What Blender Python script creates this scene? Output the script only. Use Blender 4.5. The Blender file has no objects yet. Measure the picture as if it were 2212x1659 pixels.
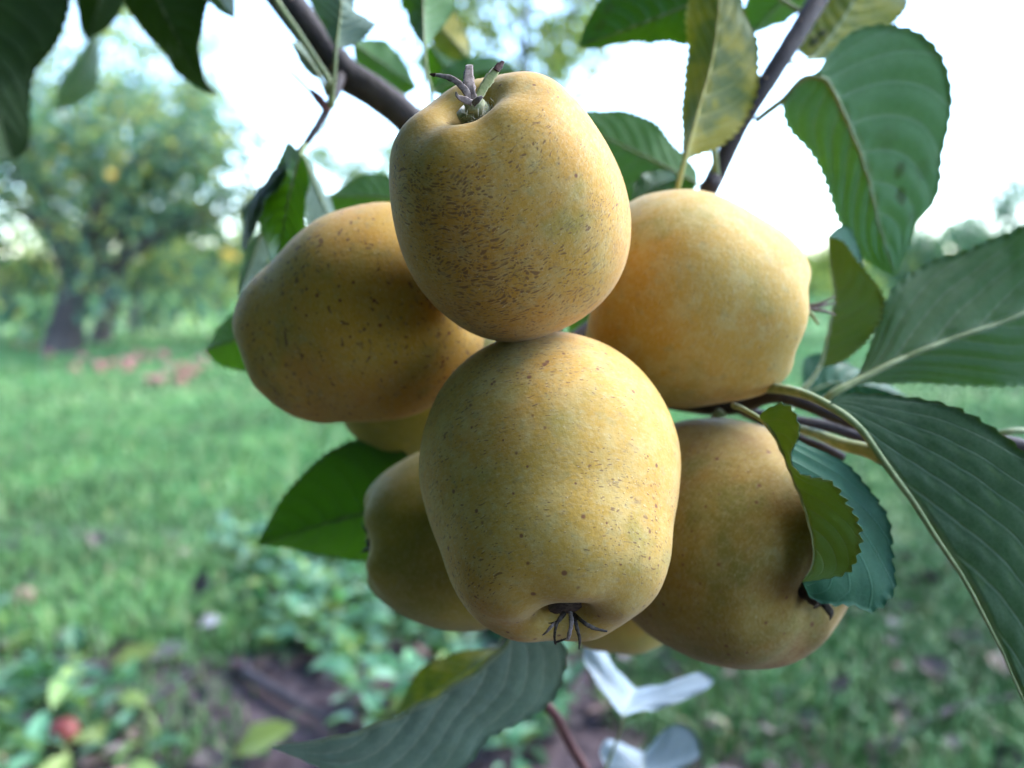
import bpy, math, random
import numpy as np
from mathutils import Vector, Matrix

random.seed(7); rng = np.random.default_rng(7)
scene = bpy.context.scene
COL = scene.collection
R = math.radians

# ------------------------------------------------------------------ camera
CAM_H, PITCH, LENS = 0.62, 6.8, 30.0
cam_d = bpy.data.cameras.new('camera'); cam = bpy.data.objects.new('camera', cam_d); COL.objects.link(cam)
cam.location = (0, 0, CAM_H); cam.rotation_euler = (R(90 - PITCH), 0, 0)
cam_d.lens = LENS; cam_d.sensor_width = 36; cam_d.clip_start = 0.01; cam_d.clip_end = 2000
cam_d.dof.use_dof = True; cam_d.dof.focus_distance = 0.190; cam_d.dof.aperture_fstop = 8.6
cam_d.dof.aperture_blades = 0
scene.camera = cam
scene.cycles.max_bounces = 7; scene.cycles.diffuse_bounces = 3; scene.cycles.glossy_bounces = 2; scene.cycles.transmission_bounces = 5
scene.cycles.use_adaptive_sampling = True; scene.cycles.adaptive_threshold = 0.03; scene.cycles.use_denoising = True

# ------------------------------------------------------------------ world, sun, exposure
SUN_EL, SUN_AZ = 46.0, 66.0        # azimuth clockwise from +Y (the view direction), so 62 = to the right, a little ahead
world = bpy.data.worlds.new('World'); scene.world = world; world.use_nodes = True
wn = world.node_tree.nodes; wl = world.node_tree.links
for n in list(wn): wn.remove(n)
sky = wn.new('ShaderNodeTexSky'); sky.sky_type = 'NISHITA'; sky.sun_disc = False
sky.sun_elevation = R(SUN_EL); sky.sun_rotation = R(SUN_AZ); sky.dust_density = 0.4; sky.air_density = 1.0; sky.ozone_density = 3.0
bg = wn.new('ShaderNodeBackground'); bg.inputs['Strength'].default_value = 0.135
wo = wn.new('ShaderNodeOutputWorld'); wl.new(sky.outputs[0], bg.inputs[0]); wl.new(bg.outputs[0], wo.inputs[0])
sun_d = bpy.data.lights.new('sun', 'SUN'); sun_d.energy = 1.0; sun_d.angle = R(34); sun_d.color = (1.0, 0.985, 0.96)
sun = bpy.data.objects.new('sun', sun_d); COL.objects.link(sun)
sdir = Vector((math.sin(R(SUN_AZ)) * math.cos(R(SUN_EL)), math.cos(R(SUN_AZ)) * math.cos(R(SUN_EL)), math.sin(R(SUN_EL))))
sun.rotation_euler = sdir.to_track_quat('Z', 'Y').to_euler(); sun.location = (3, -1, 6)
vs = scene.view_settings
vs.view_transform = 'Standard'; vs.look = 'None'; vs.exposure = 3.0; vs.gamma = 1.0; vs.use_curve_mapping = False

# ------------------------------------------------------------------ projection helpers (picture units of a 2212 x 1659 frame)
F = 2212 * LENS / 36.0
CC = np.array([0, 0, CAM_H]); p_ = R(PITCH)
VR = np.array([1.0, 0, 0]); VF = np.array([0, math.cos(p_), -math.sin(p_)]); VU = np.array([0, math.sin(p_), math.cos(p_)])
def P(x, y, d):
    return CC + VR * ((x - 1106) / F * d) + VU * ((829.5 - y) / F * d) + VF * d
def camdir(rx, up, back):
    v = VR * rx + VU * up - VF * back
    return v / np.linalg.norm(v)
def G(x, y):
    r = P(x, y, 1.0) - CC
    return CC + r * (CAM_H / -r[2])
def Gd(x, depth, z=0.0):
    """point at picture column x, world depth y, height z"""
    return np.array([(x - 1106) / F * depth, depth, z])

# ------------------------------------------------------------------ object helpers
def setp(o, label=None, cat=None, group=None, kind=None):
    if label: o['label'] = label
    if cat: o['category'] = cat
    if group: o['group'] = group
    if kind: o['kind'] = kind
    return o
def empty(name, loc=(0, 0, 0), mat=None):
    o = bpy.data.objects.new(name, None); COL.objects.link(o)
    o.empty_display_size = 0.02
    if mat is not None: o.matrix_world = mat
    else: o.location = loc
    return o
def mesh_np(name, verts, quads=None, tris=None, smooth=True):
    me = bpy.data.meshes.new(name)
    verts = np.asarray(verts, dtype=np.float32)
    nq = 0 if quads is None else len(quads); nt = 0 if tris is None else len(tris)
    loops = []; starts = []; tot = []
    if nq: loops.append(np.asarray(quads, dtype=np.int32).ravel()); starts.append(np.arange(nq) * 4); tot.append(np.full(nq, 4))
    if nt: loops.append(np.asarray(tris, dtype=np.int32).ravel()); starts.append(nq * 4 + np.arange(nt) * 3); tot.append(np.full(nt, 3))
    loops = np.concatenate(loops); starts = np.concatenate(starts).astype(np.int32)
    me.vertices.add(len(verts)); me.vertices.foreach_set('co', verts.ravel())
    me.loops.add(len(loops)); me.loops.foreach_set('vertex_index', loops)
    me.polygons.add(nq + nt); me.polygons.foreach_set('loop_start', starts)
    me.update(calc_edges=True); me.validate()
    me.polygons.foreach_set('use_smooth', np.full(len(me.polygons), smooth))
    me.update()
    return me
def link(name, me, mats, parent=None):
    o = bpy.data.objects.new(name, me); COL.objects.link(o)
    for m in (mats if isinstance(mats, (list, tuple)) else [mats]): me.materials.append(m)
    if parent is not None: o.parent = parent
    return o
def to_local(parent, pts):
    pts = np.asarray(pts, dtype=float)
    if parent is None: return pts
    chain = Matrix.Identity(4); q = parent
    while q is not None: chain = q.matrix_basis @ chain; q = q.parent
    inv = np.array(chain.inverted()); return pts @ inv[:3, :3].T + inv[:3, 3]
def vattr(me, name, data, typ='FLOAT_VECTOR'):
    a = me.attributes.new(name, typ, 'POINT')
    key = {'FLOAT_VECTOR': 'vector', 'FLOAT': 'value', 'FLOAT_COLOR': 'color'}[typ]
    a.data.foreach_set(key, np.asarray(data, dtype=np.float32).ravel())
def catmull(pts, n):
    """centripetal-like smooth curve through pts, resampled evenly by length to n points"""
    pts = np.asarray(pts, dtype=float)
    if len(pts) == 2:
        t = np.linspace(0, 1, n)[:, None]; return pts[0] * (1 - t) + pts[1] * t
    ext = np.vstack([2 * pts[0] - pts[1], pts, 2 * pts[-1] - pts[-2]])
    out = []
    for i in range(1, len(ext) - 2):
        p0, p1, p2, p3 = ext[i - 1:i + 3]
        t = np.linspace(0, 1, 24, endpoint=False)[:, None]
        d1 = max(np.linalg.norm(p2 - p1), 1e-9); d0 = max(np.linalg.norm(p1 - p0), 1e-9); d2 = max(np.linalg.norm(p3 - p2), 1e-9)
        m1 = ((p1 - p0) / d0 + (p2 - p1) / d1) * 0.5 * d1; m2 = ((p2 - p1) / d1 + (p3 - p2) / d2) * 0.5 * d1
        out.append((2 * t**3 - 3 * t**2 + 1) * p1 + (t**3 - 2 * t**2 + t) * m1 + (-2 * t**3 + 3 * t**2) * p2 + (t**3 - t**2) * m2)
    out.append(pts[-1:]); out = np.vstack(out)
    s = np.concatenate([[0], np.cumsum(np.linalg.norm(np.diff(out, axis=0), axis=1))])
    q = np.linspace(0, s[-1], n)
    return np.stack([np.interp(q, s, out[:, k]) for k in range(out.shape[1])], axis=1)
def norm(v): return v / np.maximum(np.linalg.norm(v, axis=-1, keepdims=True), 1e-12)
def tube_geo(pts, radii, n=None, seg=10, flat=1.0, side=None, jitter=0.0):
    """tapered tube along pts; flat < 1 squeezes it across `side`'s normal (a strap)"""
    n = n or max(8, len(pts) * 5)
    c = catmull(pts, n); r = np.interp(np.linspace(0, 1, n), np.linspace(0, 1, len(radii)), radii)
    t = norm(np.gradient(c, axis=0))
    ref = np.array(side if side is not None else (0.31, 0.2, 0.93), dtype=float); ref = ref / np.linalg.norm(ref)
    if side is None and abs(np.dot(t.mean(0) / np.linalg.norm(t.mean(0)), ref)) > 0.9: ref = np.array([1.0, 0.1, 0])
    a = norm(ref - t * (t @ ref)[:, None]); b = np.cross(t, a)
    ang = np.linspace(0, 2 * math.pi, seg, endpoint=False)
    rr = np.repeat(r[:, None], seg, 1)
    if jitter: rr = rr * (1 + jitter * rng.standard_normal(rr.shape))
    V = c[:, None, :] + a[:, None, :] * (np.cos(ang)[None, :] * rr)[..., None] + b[:, None, :] * (np.sin(ang)[None, :] * rr * flat)[..., None]
    V = V.reshape(-1, 3)
    i = np.arange(n - 1)[:, None] * seg; j = np.arange(seg)[None, :]; j2 = (j + 1) % seg
    Q = np.stack([i + j, i + j2, i + seg + j2, i + seg + j], axis=-1).reshape(-1, 4)
    k = len(V); V = np.vstack([V, c[0], c[-1]])
    jj = np.arange(seg); T = np.vstack([np.stack([np.full(seg, k), (jj + 1) % seg, jj], 1), np.stack([np.full(seg, k + 1), (n - 1) * seg + jj, (n - 1) * seg + (jj + 1) % seg], 1)])
    return V, Q, T
def tube(name, pts, radii, mat, parent=None, **kw):
    V, Q, T = tube_geo(np.asarray(pts, dtype=float), radii, **kw)
    return link(name, mesh_np(name, to_local(parent, V), Q, T), mat, parent)
def px(pts): return [P(*q) for q in pts]
def fbm(p, seed=0, oct=3):
    """cheap smooth noise from sines, for shape irregularity"""
    r_ = np.random.default_rng(seed); v = np.zeros(len(p)); a = 1.0
    for o in range(oct):
        for _ in range(3):
            k = r_.standard_normal(3); ph = r_.uniform(0, 6.28)
            v += a * np.sin(p @ k * (1.9 ** o) + ph) / 3
        a *= 0.5
    return v

# ------------------------------------------------------------------ node helpers
class NT:
    def __init__(s, name):
        s.m = bpy.data.materials.new(name); s.m.use_nodes = True; s.t = s.m.node_tree
        for n in list(s.t.nodes): s.t.nodes.remove(n)
        s.out = s.n('ShaderNodeOutputMaterial')
    def n(s, typ, **kw):
        x = s.t.nodes.new(typ)
        for k, v in kw.items(): setattr(x, k, v)
        return x
    def l(s, a, b): s.t.links.new(a, b)
    def inp(s, sock, v):
        if isinstance(v, bpy.types.NodeSocket): s.l(v, sock)
        else: sock.default_value = v
    def math(s, op, a, b=None, c=None, clamp=False):
        x = s.n('ShaderNodeMath', operation=op, use_clamp=clamp); s.inp(x.inputs[0], a)
        if b is not None: s.inp(x.inputs[1], b)
        if c is not None: s.inp(x.inputs[2], c)
        return x.outputs[0]
    def vmath(s, op, a, b=None):
        x = s.n('ShaderNodeVectorMath', operation=op); s.inp(x.inputs[0], a)
        if b is not None: s.inp(x.inputs[3 if op == 'SCALE' else 1], b)
        return x.outputs[0]
    def mix(s, f, a, b, blend='MIX'):
        x = s.n('ShaderNodeMix', data_type='RGBA', blend_type=blend); x.clamp_factor = True
        s.inp(x.inputs[0], f)
        for k, v in ((6, a), (7, b)): s.inp(x.inputs[k], v if isinstance(v, bpy.types.NodeSocket) else (*v, 1.0))
        return x.outputs[2]
    def ss(s, v, lo, hi):
        x = s.n('ShaderNodeMapRange', interpolation_type='SMOOTHSTEP'); s.inp(x.inputs[0], v)
        s.inp(x.inputs[1], lo); s.inp(x.inputs[2], hi); return x.outputs[0]
    def noise(s, vec, scale, detail=2.0, rough=0.5, dist=0.0):
        x = s.n('ShaderNodeTexNoise'); s.inp(x.inputs['Vector'], vec); x.inputs['Scale'].default_value = scale
        x.inputs['Detail'].default_value = detail; x.inputs['Roughness'].default_value = rough; x.inputs['Distortion'].default_value = dist
        return x.outputs[0]
    def voro(s, vec, scale, feature='F1', rand=1.0):
        x = s.n('ShaderNodeTexVoronoi', feature=feature); s.inp(x.inputs['Vector'], vec); x.inputs['Scale'].default_value = scale
        x.inputs['Randomness'].default_value = rand
        return x
    def attr(s, name, out='Vector'):
        x = s.n('ShaderNodeAttribute', attribute_name=name); return x.outputs[out]
    def sep(s, v):
        x = s.n('ShaderNodeSeparateXYZ'); s.l(v, x.inputs[0]); return x.outputs
    def comb(s, a, b, c):
        x = s.n('ShaderNodeCombineXYZ')
        for k, v in enumerate((a, b, c)): s.inp(x.inputs[k], v)
        return x.outputs[0]
    def bump(s, h, strength=0.3, dist=0.001):
        x = s.n('ShaderNodeBump'); s.l(h, x.inputs['Height']); x.inputs['Strength'].default_value = strength
        x.inputs['Distance'].default_value = dist; return x.outputs[0]
    def bsdf(s, col, rough=0.6, spec=0.3, normal=None, sheen=0.0, sheen_rough=0.4, coat=0.0):
        x = s.n('ShaderNodeBsdfPrincipled'); s.inp(x.inputs['Base Color'], col if isinstance(col, bpy.types.NodeSocket) else (*col, 1.0))
        s.inp(x.inputs['Roughness'], rough); s.inp(x.inputs['Specular IOR Level'], spec)
        if normal is not None: s.l(normal, x.inputs['Normal'])
        if sheen: x.inputs['Sheen Weight'].default_value = sheen; x.inputs['Sheen Roughness'].default_value = sheen_rough
        if coat: x.inputs['Coat Weight'].default_value = coat
        return x.outputs[0]
    def transl(s, sh, col, f, normal=None):
        x = s.n('ShaderNodeBsdfTranslucent'); s.inp(x.inputs[0], col if isinstance(col, bpy.types.NodeSocket) else (*col, 1.0))
        if normal is not None: s.l(normal, x.inputs['Normal'])
        y = s.n('ShaderNodeMixShader'); s.inp(y.inputs[0], f); s.l(sh, y.inputs[1]); s.l(x.outputs[0], y.inputs[2]); return y.outputs[0]
    def done(s, sh): s.l(sh, s.out.inputs[0]); return s.m

# ------------------------------------------------------------------ materials
def mat_skin(name, flecks=0.8, dots=0.7, gold=(0.47, 0.262, 0.036), orange=(0.47, 0.215, 0.028), green=(0.28, 0.23, 0.05), amt_o=0.5, amt_g=0.4, bloom=0.35, seed=0.0, stretch=3.2, dash=1.0, wobble=0.011):
    N = NT(name); sk = N.attr('sk'); ax = N.attr('ax', 'Fac'); ob = N.attr('obco')
    ob2 = N.vmath('ADD', ob, (seed, seed * 1.7, -seed))
    big = N.noise(ob2, 32, 3, 0.55); big2 = N.noise(N.vmath('ADD', ob2, (3, 7, 1)), 42, 3, 0.6); mid = N.noise(ob2, 160, 4, 0.65)
    col = N.mix(N.ss(big, 0.55 - 0.35 * amt_o, 0.95 - 0.3 * amt_o), gold, orange)
    col = N.mix(N.math('MULTIPLY', N.ss(big2, 0.64 - 0.3 * amt_g, 0.85 - 0.28 * amt_g), 0.85), col, green)
    gcal = N.math('MULTIPLY', N.ss(ax, 0.80, 1.0), 0.55); col = N.mix(gcal, col, green)
    # pale bloom, mottled
    pale = N.math('MULTIPLY', N.ss(mid, 0.42, 0.66), bloom); col = N.mix(pale, col, (0.50, 0.38, 0.15))
    fine = N.noise(ob2, 900, 3, 0.7); col = N.mix(N.math('MULTIPLY', N.ss(fine, 0.45, 0.75), 0.22), col, (0.54, 0.44, 0.24))
    streak = N.noise(N.vmath('MULTIPLY', sk, (1, 1, 3.0)), 520, 4, 0.65); col = N.mix(N.math('MULTIPLY', N.ss(streak, 0.47, 0.70), 0.14 + bloom * 0.4), col, (0.52, 0.42, 0.23))
    grey = N.noise(N.vmath('ADD', ob2, (5, 1, 9)), 260, 4, 0.6); col = N.mix(N.math('MULTIPLY', N.ss(grey, 0.55, 0.72), 0.35), col, (0.27, 0.255, 0.12))
    scf = N.noise(N.vmath('MULTIPLY', sk, (1, 1, 1.8)), 300, 5, 0.7, 0.6); col = N.mix(N.math('MULTIPLY', N.ss(scf, 0.56, 0.70), min(0.7, 0.4 * flecks)), col, (0.235, 0.145, 0.075))
    # dashes that run round the fruit
    sks = N.vmath('MULTIPLY', sk, (1, 1, stretch))
    wob = N.n('ShaderNodeTexNoise'); N.l(sk, wob.inputs['Vector']); wob.inputs['Scale'].default_value = 120
    sks = N.vmath('ADD', sks, N.vmath('SCALE', N.vmath('SUBTRACT', wob.outputs[1], (0.5, 0.5, 0.5)), wobble))
    patch = N.noise(ob2, 38, 2, 0.5)
    dens = N.math('MULTIPLY', N.math('ADD', N.math('MULTIPLY', N.ss(patch, 0.30, 0.66), 0.5), 0.5), N.math('SUBTRACT', 1.0, N.math('MULTIPLY', N.ss(ax, 0.74, 0.86), 0.6)))
    hs = []
    for sc, rmax, c, w in ((500, 0.32, (0.145, 0.066, 0.034), 0.75), (760, 0.34, (0.185, 0.115, 0.055), 0.6)):
        v = N.voro(sks, sc * dash); rnd = N.sep(v.outputs['Color'])[0]
        rad = N.math('MULTIPLY', N.math('SUBTRACT', rnd, N.math('SUBTRACT', 1.0, N.math('MULTIPLY', dens, flecks))), rmax * 1.25)
        m = N.math('SUBTRACT', 1.0, N.ss(v.outputs['Distance'], N.math('MULTIPLY', rad, 0.55), N.math('ADD', rad, 0.02)))
        m = N.math('MULTIPLY', m, N.math('GREATER_THAN', rad, 0.0)); m = N.math('MULTIPLY', m, w)
        col = N.mix(m, col, c); hs.append(m)
    # silvery scurf just above some dashes
    v = N.voro(N.vmath('ADD', sks, (0, 0, 0.0012)), 500); rnd = N.sep(v.outputs['Color'])[0]
    m = N.math('MULTIPLY', N.math('SUBTRACT', 1.0, N.ss(v.outputs['Distance'], 0.03, 0.13)), N.math('MULTIPLY', N.math('GREATER_THAN', rnd, N.math('SUBTRACT', 1.0, N.math('MULTIPLY', dens, flecks * 0.9))), 0.6))
    col = N.mix(m, col, (0.72, 0.62, 0.46))
    # round lenticels, red-brown
    v = N.voro(N.vmath('MULTIPLY', ob2, (1, 1, 1)), 300); rnd = N.sep(v.outputs['Color'])
    rad = N.math('MULTIPLY', N.math('SUBTRACT', rnd[1], 1.0 - 0.55 * dots), 0.46)
    m = N.math('MULTIPLY', N.math('SUBTRACT', 1.0, N.ss(v.outputs['Distance'], N.math('MULTIPLY', rad, 0.5), N.math('ADD', rad, 0.015))), N.math('GREATER_THAN', rad, 0.0))
    col = N.mix(N.math('MULTIPLY', m, 0.85), col, (0.16, 0.055, 0.03)); hs.append(m)
    nrm = N.bump(N.noise(ob2, 700, 2, 0.6), 0.35, 0.0003)
    return N.done(N.bsdf(col, 0.68, 0.2, nrm, sheen=0.12, sheen_rough=0.5))

def mat_leaf(name, c1, c2, vein, under=False, yellow=0.0, ycol=(0.42, 0.34, 0.04), spots=0.0, tr=0.35, trc=(0.30, 0.52, 0.05), rough=0.45, spec=0.35, blots=()):
    N = NT(name); uvn = N.n('ShaderNodeUVMap'); uvn.uv_map = 'UVMap'; s_ = N.sep(uvn.outputs[0]); u, v = s_[0], s_[1]
    ob = N.attr('obco'); oi = N.n('ShaderNodeObjectInfo')
    ob = N.vmath('ADD', ob, N.comb(N.math('MULTIPLY', oi.outputs['Random'], 9.0), 0.0, N.math('MULTIPLY', oi.outputs['Random'], 5.0)))
    av = N.math('ABSOLUTE', N.math('SUBTRACT', N.math('MULTIPLY', v, 2.0), 1.0))
    side = N.math('GREATER_THAN', v, 0.5)
    n1 = N.noise(ob, 55, 3, 0.6); n2 = N.noise(ob, 400, 3, 0.65)
    col = N.mix(N.ss(n1, 0.3, 0.7), c1, c2)
    col = N.mix(N.math('MULTIPLY', N.ss(n2, 0.4, 0.75), 0.25), col, tuple(min(1, k * 1.5) for k in c2))
    if yellow:
        ny = N.noise(N.vmath('ADD', ob, (2, 5, 8)), 70, 4, 0.6)
        col = N.mix(N.ss(ny, 0.72 - 0.45 * yellow, 0.88 - 0.4 * yellow), col, ycol)
    # secondary veins
    ph = N.math('SUBTRACT', u, N.math('ADD', N.math('MULTIPLY', av, 0.17), N.math('MULTIPLY', N.math('MULTIPLY', av, av), 0.10)))
    ph = N.math('ADD', N.math('MULTIPLY', ph, 9.0), N.math('MULTIPLY', side, 0.43))
    tri = N.math('ABSOLUTE', N.math('SUBTRACT', N.math('FRACT', ph), 0.5))
    w2 = N.math('SUBTRACT', 0.115, N.math('MULTIPLY', av, 0.065))
    ve = N.math('SUBTRACT', 1.0, N.ss(tri, N.math('MULTIPLY', w2, 0.1), w2))
    mr = N.math('SUBTRACT', 1.0, N.ss(av, N.math('SUBTRACT', 0.05, N.math('MULTIPLY', u, 0.035)), N.math('SUBTRACT', 0.085, N.math('MULTIPLY', u, 0.05))))
    ter = N.voro(ob, 620, 'DISTANCE_TO_EDGE').outputs['Distance']
    net = N.math('SUBTRACT', 1.0, N.ss(ter, 0.0, 0.14))
    col = N.mix(N.math('MULTIPLY', net, 0.16), col, vein)
    vm = N.math('MAXIMUM', N.math('MULTIPLY', ve, 0.58 if under else 0.35), N.math('MULTIPLY', mr, 0.85))
    col = N.mix(vm, col, vein)
    if spots:
        vo = N.voro(ob, 95); rn = N.sep(vo.outputs['Color'])
        rad = N.math('MULTIPLY', N.math('SUBTRACT', rn[0], 1.0 - spots), 0.55)
        nz = N.math('MULTIPLY', N.math('SUBTRACT', N.noise(ob, 500, 2), 0.5), 0.25)
        m = N.math('MULTIPLY', N.math('SUBTRACT', 1.0, N.ss(N.math('ADD', vo.outputs['Distance'], nz), N.math('MULTIPLY', rad, 0.6), N.math('ADD', rad, 0.04))), N.math('GREATER_THAN', rad, 0.0))
        col = N.mix(N.math('MULTIPLY', m, 0.9), col, (0.045, 0.025, 0.02))
    for bu, bv, br, bw in blots:                              # dark decay marks at their own places on the blade
        dd = N.math('SQRT', N.math('ADD', N.math('POWER', N.math('MULTIPLY', N.math('SUBTRACT', u, bu), 1.6), 2.0), N.math('POWER', N.math('SUBTRACT', v, bv), 2.0)))
        dd = N.math('ADD', dd, N.math('MULTIPLY', N.math('SUBTRACT', N.noise(ob, 380, 3), 0.5), br * 1.1))
        col = N.mix(N.math('MULTIPLY', N.math('SUBTRACT', 1.0, N.ss(dd, br * 0.55, br)), bw), col, (0.022, 0.014, 0.016))
    h = N.math('ADD', N.math('MULTIPLY', N.math('MAXIMUM', ve, mr), 1.0 if under else -1.0), N.math('MULTIPLY', n2, 0.8))
    nrm = N.bump(h, 0.35, 0.0004)
    sh = N.bsdf(col, rough, spec, nrm, sheen=0.25 if under else 0.0, sheen_rough=0.5)
    tcol = N.mix(0.55, trc, col, 'MIX') if yellow else N.mix(N.math('MULTIPLY', vm, 0.5), trc, (0.2, 0.3, 0.05))
    return N.done(N.transl(sh, tcol, tr, nrm))

def mat_bark(name, c1, c2, lent=(0.30, 0.16, 0.10), scale=220, rough=0.7, bump=0.5, lentamt=0.3):
    N = NT(name); ob = N.attr('obco'); n1 = N.noise(ob, scale * 0.25, 4, 0.65); n2 = N.noise(ob, scale * 3, 3, 0.6)
    col = N.mix(N.ss(n1, 0.3, 0.7), c1, c2); col = N.mix(N.math('MULTIPLY', N.ss(n2, 0.5, 0.8), 0.3), col, tuple(k * 1.7 for k in c2))
    v = N.voro(ob, scale * 1.2); rn = N.sep(v.outputs['Color'])
    m = N.math('MULTIPLY', N.math('SUBTRACT', 1.0, N.ss(v.outputs['Distance'], 0.08, 0.2)), N.math('GREATER_THAN', rn[0], 1.0 - lentamt))
    col = N.mix(N.math('MULTIPLY', m, 0.8), col, lent)
    return N.done(N.bsdf(col, rough, 0.3, N.bump(N.math('ADD', N.math('ADD', n1, n2), m), bump, 0.0008 * 220 / scale)))

def mat_plain(name, c1, c2, scale=150, rough=0.6, spec=0.3, tr=0.0, sheen=0.0):
    N = NT(name); ob = N.attr('obco'); n1 = N.noise(ob, scale, 3, 0.6)
    col = N.mix(N.ss(n1, 0.32, 0.68), c1, c2); sh = N.bsdf(col, rough, spec, N.bump(n1, 0.25, 0.0005), sheen=sheen)
    return N.done(N.transl(sh, col, tr) if tr else sh)

def mat_attr(name, rough=0.55, spec=0.3, tr=0.35, trgain=(1.6, 1.7, 0.7), trmix=1.0):
    N = NT(name); col = N.attr('tint', 'Color'); sh = N.bsdf(col, rough, spec)
    return N.done(N.transl(sh, N.mix(trmix, col, trgain, 'MULTIPLY'), tr) if tr else sh)

def mat_soil():
    N = NT('soil'); g = N.n('ShaderNodeNewGeometry').outputs['Position']
    n1 = N.noise(g, 3.0, 4, 0.6); n2 = N.noise(g, 40, 4, 0.65); n3 = N.noise(g, 0.25, 3, 0.5)
    col = N.mix(N.ss(n2, 0.3, 0.7), (0.026, 0.017, 0.020), (0.085, 0.060, 0.062)); far = N.sep(g)[1]
    turf = N.mix(N.ss(n2, 0.35, 0.7), (0.075, 0.175, 0.043), (0.135, 0.255, 0.078)); turf = N.mix(N.ss(n3, 0.4, 0.65), turf, (0.22, 0.28, 0.11))
    f = N.math('MAXIMUM', N.ss(far, 1.7, 2.6), N.math('MULTIPLY', N.ss(n1, 0.55, 0.70), 0.35))
    col = N.mix(f, col, turf)
    return N.done(N.bsdf(col, 0.9, 0.15, N.bump(n2, 0.6, 0.02)))

M = {}
UP1, UP2 = (0.014, 0.060, 0.014), (0.028, 0.095, 0.022)
M['up'] = mat_leaf('leaf_upper_green', UP1, UP2, (0.09, 0.16, 0.07), rough=0.42, spec=0.4, tr=0.30)
M['up_spot'] = mat_leaf('leaf_upper_spotted', UP1, UP2, (0.10, 0.17, 0.06), rough=0.5, spec=0.3, tr=0.30, spots=0.05, blots=((0.80, 0.72, 0.10, 0.95), (0.90, 0.55, 0.09, 0.9), (0.70, 0.85, 0.08, 0.8)))
M['under'] = mat_leaf('leaf_under_green', (0.070, 0.165, 0.060), (0.10, 0.21, 0.08), (0.27, 0.36, 0.20), under=True, rough=0.75, spec=0.2, tr=0.40, trc=(0.36, 0.60, 0.07))
M['under_spot'] = mat_leaf('leaf_under_spotted', (0.055, 0.14, 0.060), (0.085, 0.185, 0.085), (0.25, 0.34, 0.21), under=True, rough=0.75, spec=0.2, tr=0.32, trc=(0.36, 0.58, 0.10), spots=0.06, blots=((0.47, 0.68, 0.045, 0.85), (0.55, 0.69, 0.05, 0.85), (0.62, 0.80, 0.05, 0.4), (0.36, 0.64, 0.07, 0.25), (0.50, 0.86, 0.06, 0.3)))
M['yellow_hole'] = mat_leaf('leaf_yellow_blotched', (0.10, 0.15, 0.04), (0.15, 0.19, 0.06), (0.42, 0.40, 0.14), under=True, yellow=0.8, spots=0.05, tr=0.45, trc=(0.55, 0.55, 0.06), rough=0.6, blots=((0.20, 0.30, 0.11, 1.0), (0.28, 0.34, 0.09, 1.0)))
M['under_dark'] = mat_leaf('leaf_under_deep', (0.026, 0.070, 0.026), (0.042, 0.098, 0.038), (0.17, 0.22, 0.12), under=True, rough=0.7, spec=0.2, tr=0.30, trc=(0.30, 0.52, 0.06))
M['under_deep'] = mat_leaf('leaf_under_shaded_green', (0.018, 0.050, 0.020), (0.030, 0.072, 0.030), (0.13, 0.17, 0.10), under=True, rough=0.7, spec=0.15, tr=0.14)  # darker copy: shade on the near lower-right leaf is put into the colour
M['under_grey'] = mat_leaf('leaf_under_grey', (0.14, 0.20, 0.16), (0.19, 0.26, 0.20), (0.38, 0.42, 0.30), under=True, rough=0.75, spec=0.25, tr=0.22)
M['yellow'] = mat_leaf('leaf_yellowing', (0.10, 0.15, 0.04), (0.15, 0.19, 0.06), (0.42, 0.40, 0.14), under=True, yellow=0.75, spots=0.10, tr=0.45, trc=(0.55, 0.55, 0.06), rough=0.6)
M['lime'] = mat_leaf('leaf_lime', (0.13, 0.22, 0.035), (0.17, 0.27, 0.05), (0.30, 0.36, 0.12), under=True, tr=0.45, trc=(0.45, 0.62, 0.05), rough=0.6, spec=0.3)
M['blue'] = mat_leaf('leaf_glossy_bluish', (0.009, 0.052, 0.026), (0.016, 0.072, 0.036), (0.05, 0.12, 0.07), rough=0.5, spec=0.12, tr=0.08)
M['pale'] = mat_leaf('leaf_pale_bluish', (0.13, 0.18, 0.22), (0.20, 0.26, 0.31), (0.28, 0.33, 0.36), under=True, tr=0.25, trc=(0.35, 0.42, 0.38), rough=0.5, spec=0.5)  # pale bluish leaf tint
M['dark'] = mat_leaf('leaf_dark_spotted', (0.014, 0.030, 0.010), (0.024, 0.048, 0.014), (0.05, 0.07, 0.035), rough=0.6, spec=0.15, tr=0.12, spots=0.12)  # dark leaf green with scattered spots
M['petiole'] = mat_plain('petiole_green', (0.17, 0.22, 0.085), (0.25, 0.28, 0.13), 300, 0.6, sheen=0.2)
M['petiole_y'] = mat_plain('petiole_yellow', (0.34, 0.32, 0.08), (0.40, 0.36, 0.12), 300, 0.6)
M['bark'] = mat_bark('bark_twig', (0.022, 0.016, 0.019), (0.050, 0.037, 0.038))
M['bark_grey'] = mat_bark('bark_bough', (0.026, 0.020, 0.023), (0.070, 0.055, 0.052), scale=150)
M['bark_red'] = mat_bark('bark_bud', (0.10, 0.035, 0.04), (0.16, 0.07, 0.06))
M['trunk'] = mat_bark('bark_trunk', (0.035, 0.027, 0.028), (0.085, 0.066, 0.062), scale=12, bump=0.9, lentamt=0.0)
M['sepal'] = mat_plain('sepal_dry', (0.12, 0.085, 0.075), (0.26, 0.20, 0.185), 900, 0.8, sheen=0.3)
M['sepal_green'] = mat_plain('sepal_green', (0.20, 0.23, 0.08), (0.30, 0.31, 0.13), 900, 0.7, sheen=0.3)
M['sepal_tip'] = mat_plain('sepal_tip', (0.035, 0.012, 0.010), (0.07, 0.025, 0.02), 900, 0.6)
M['calyx'] = mat_plain('calyx_tube', (0.22, 0.24, 0.11), (0.36, 0.36, 0.21), 900, 0.85, sheen=0.6)
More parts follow.
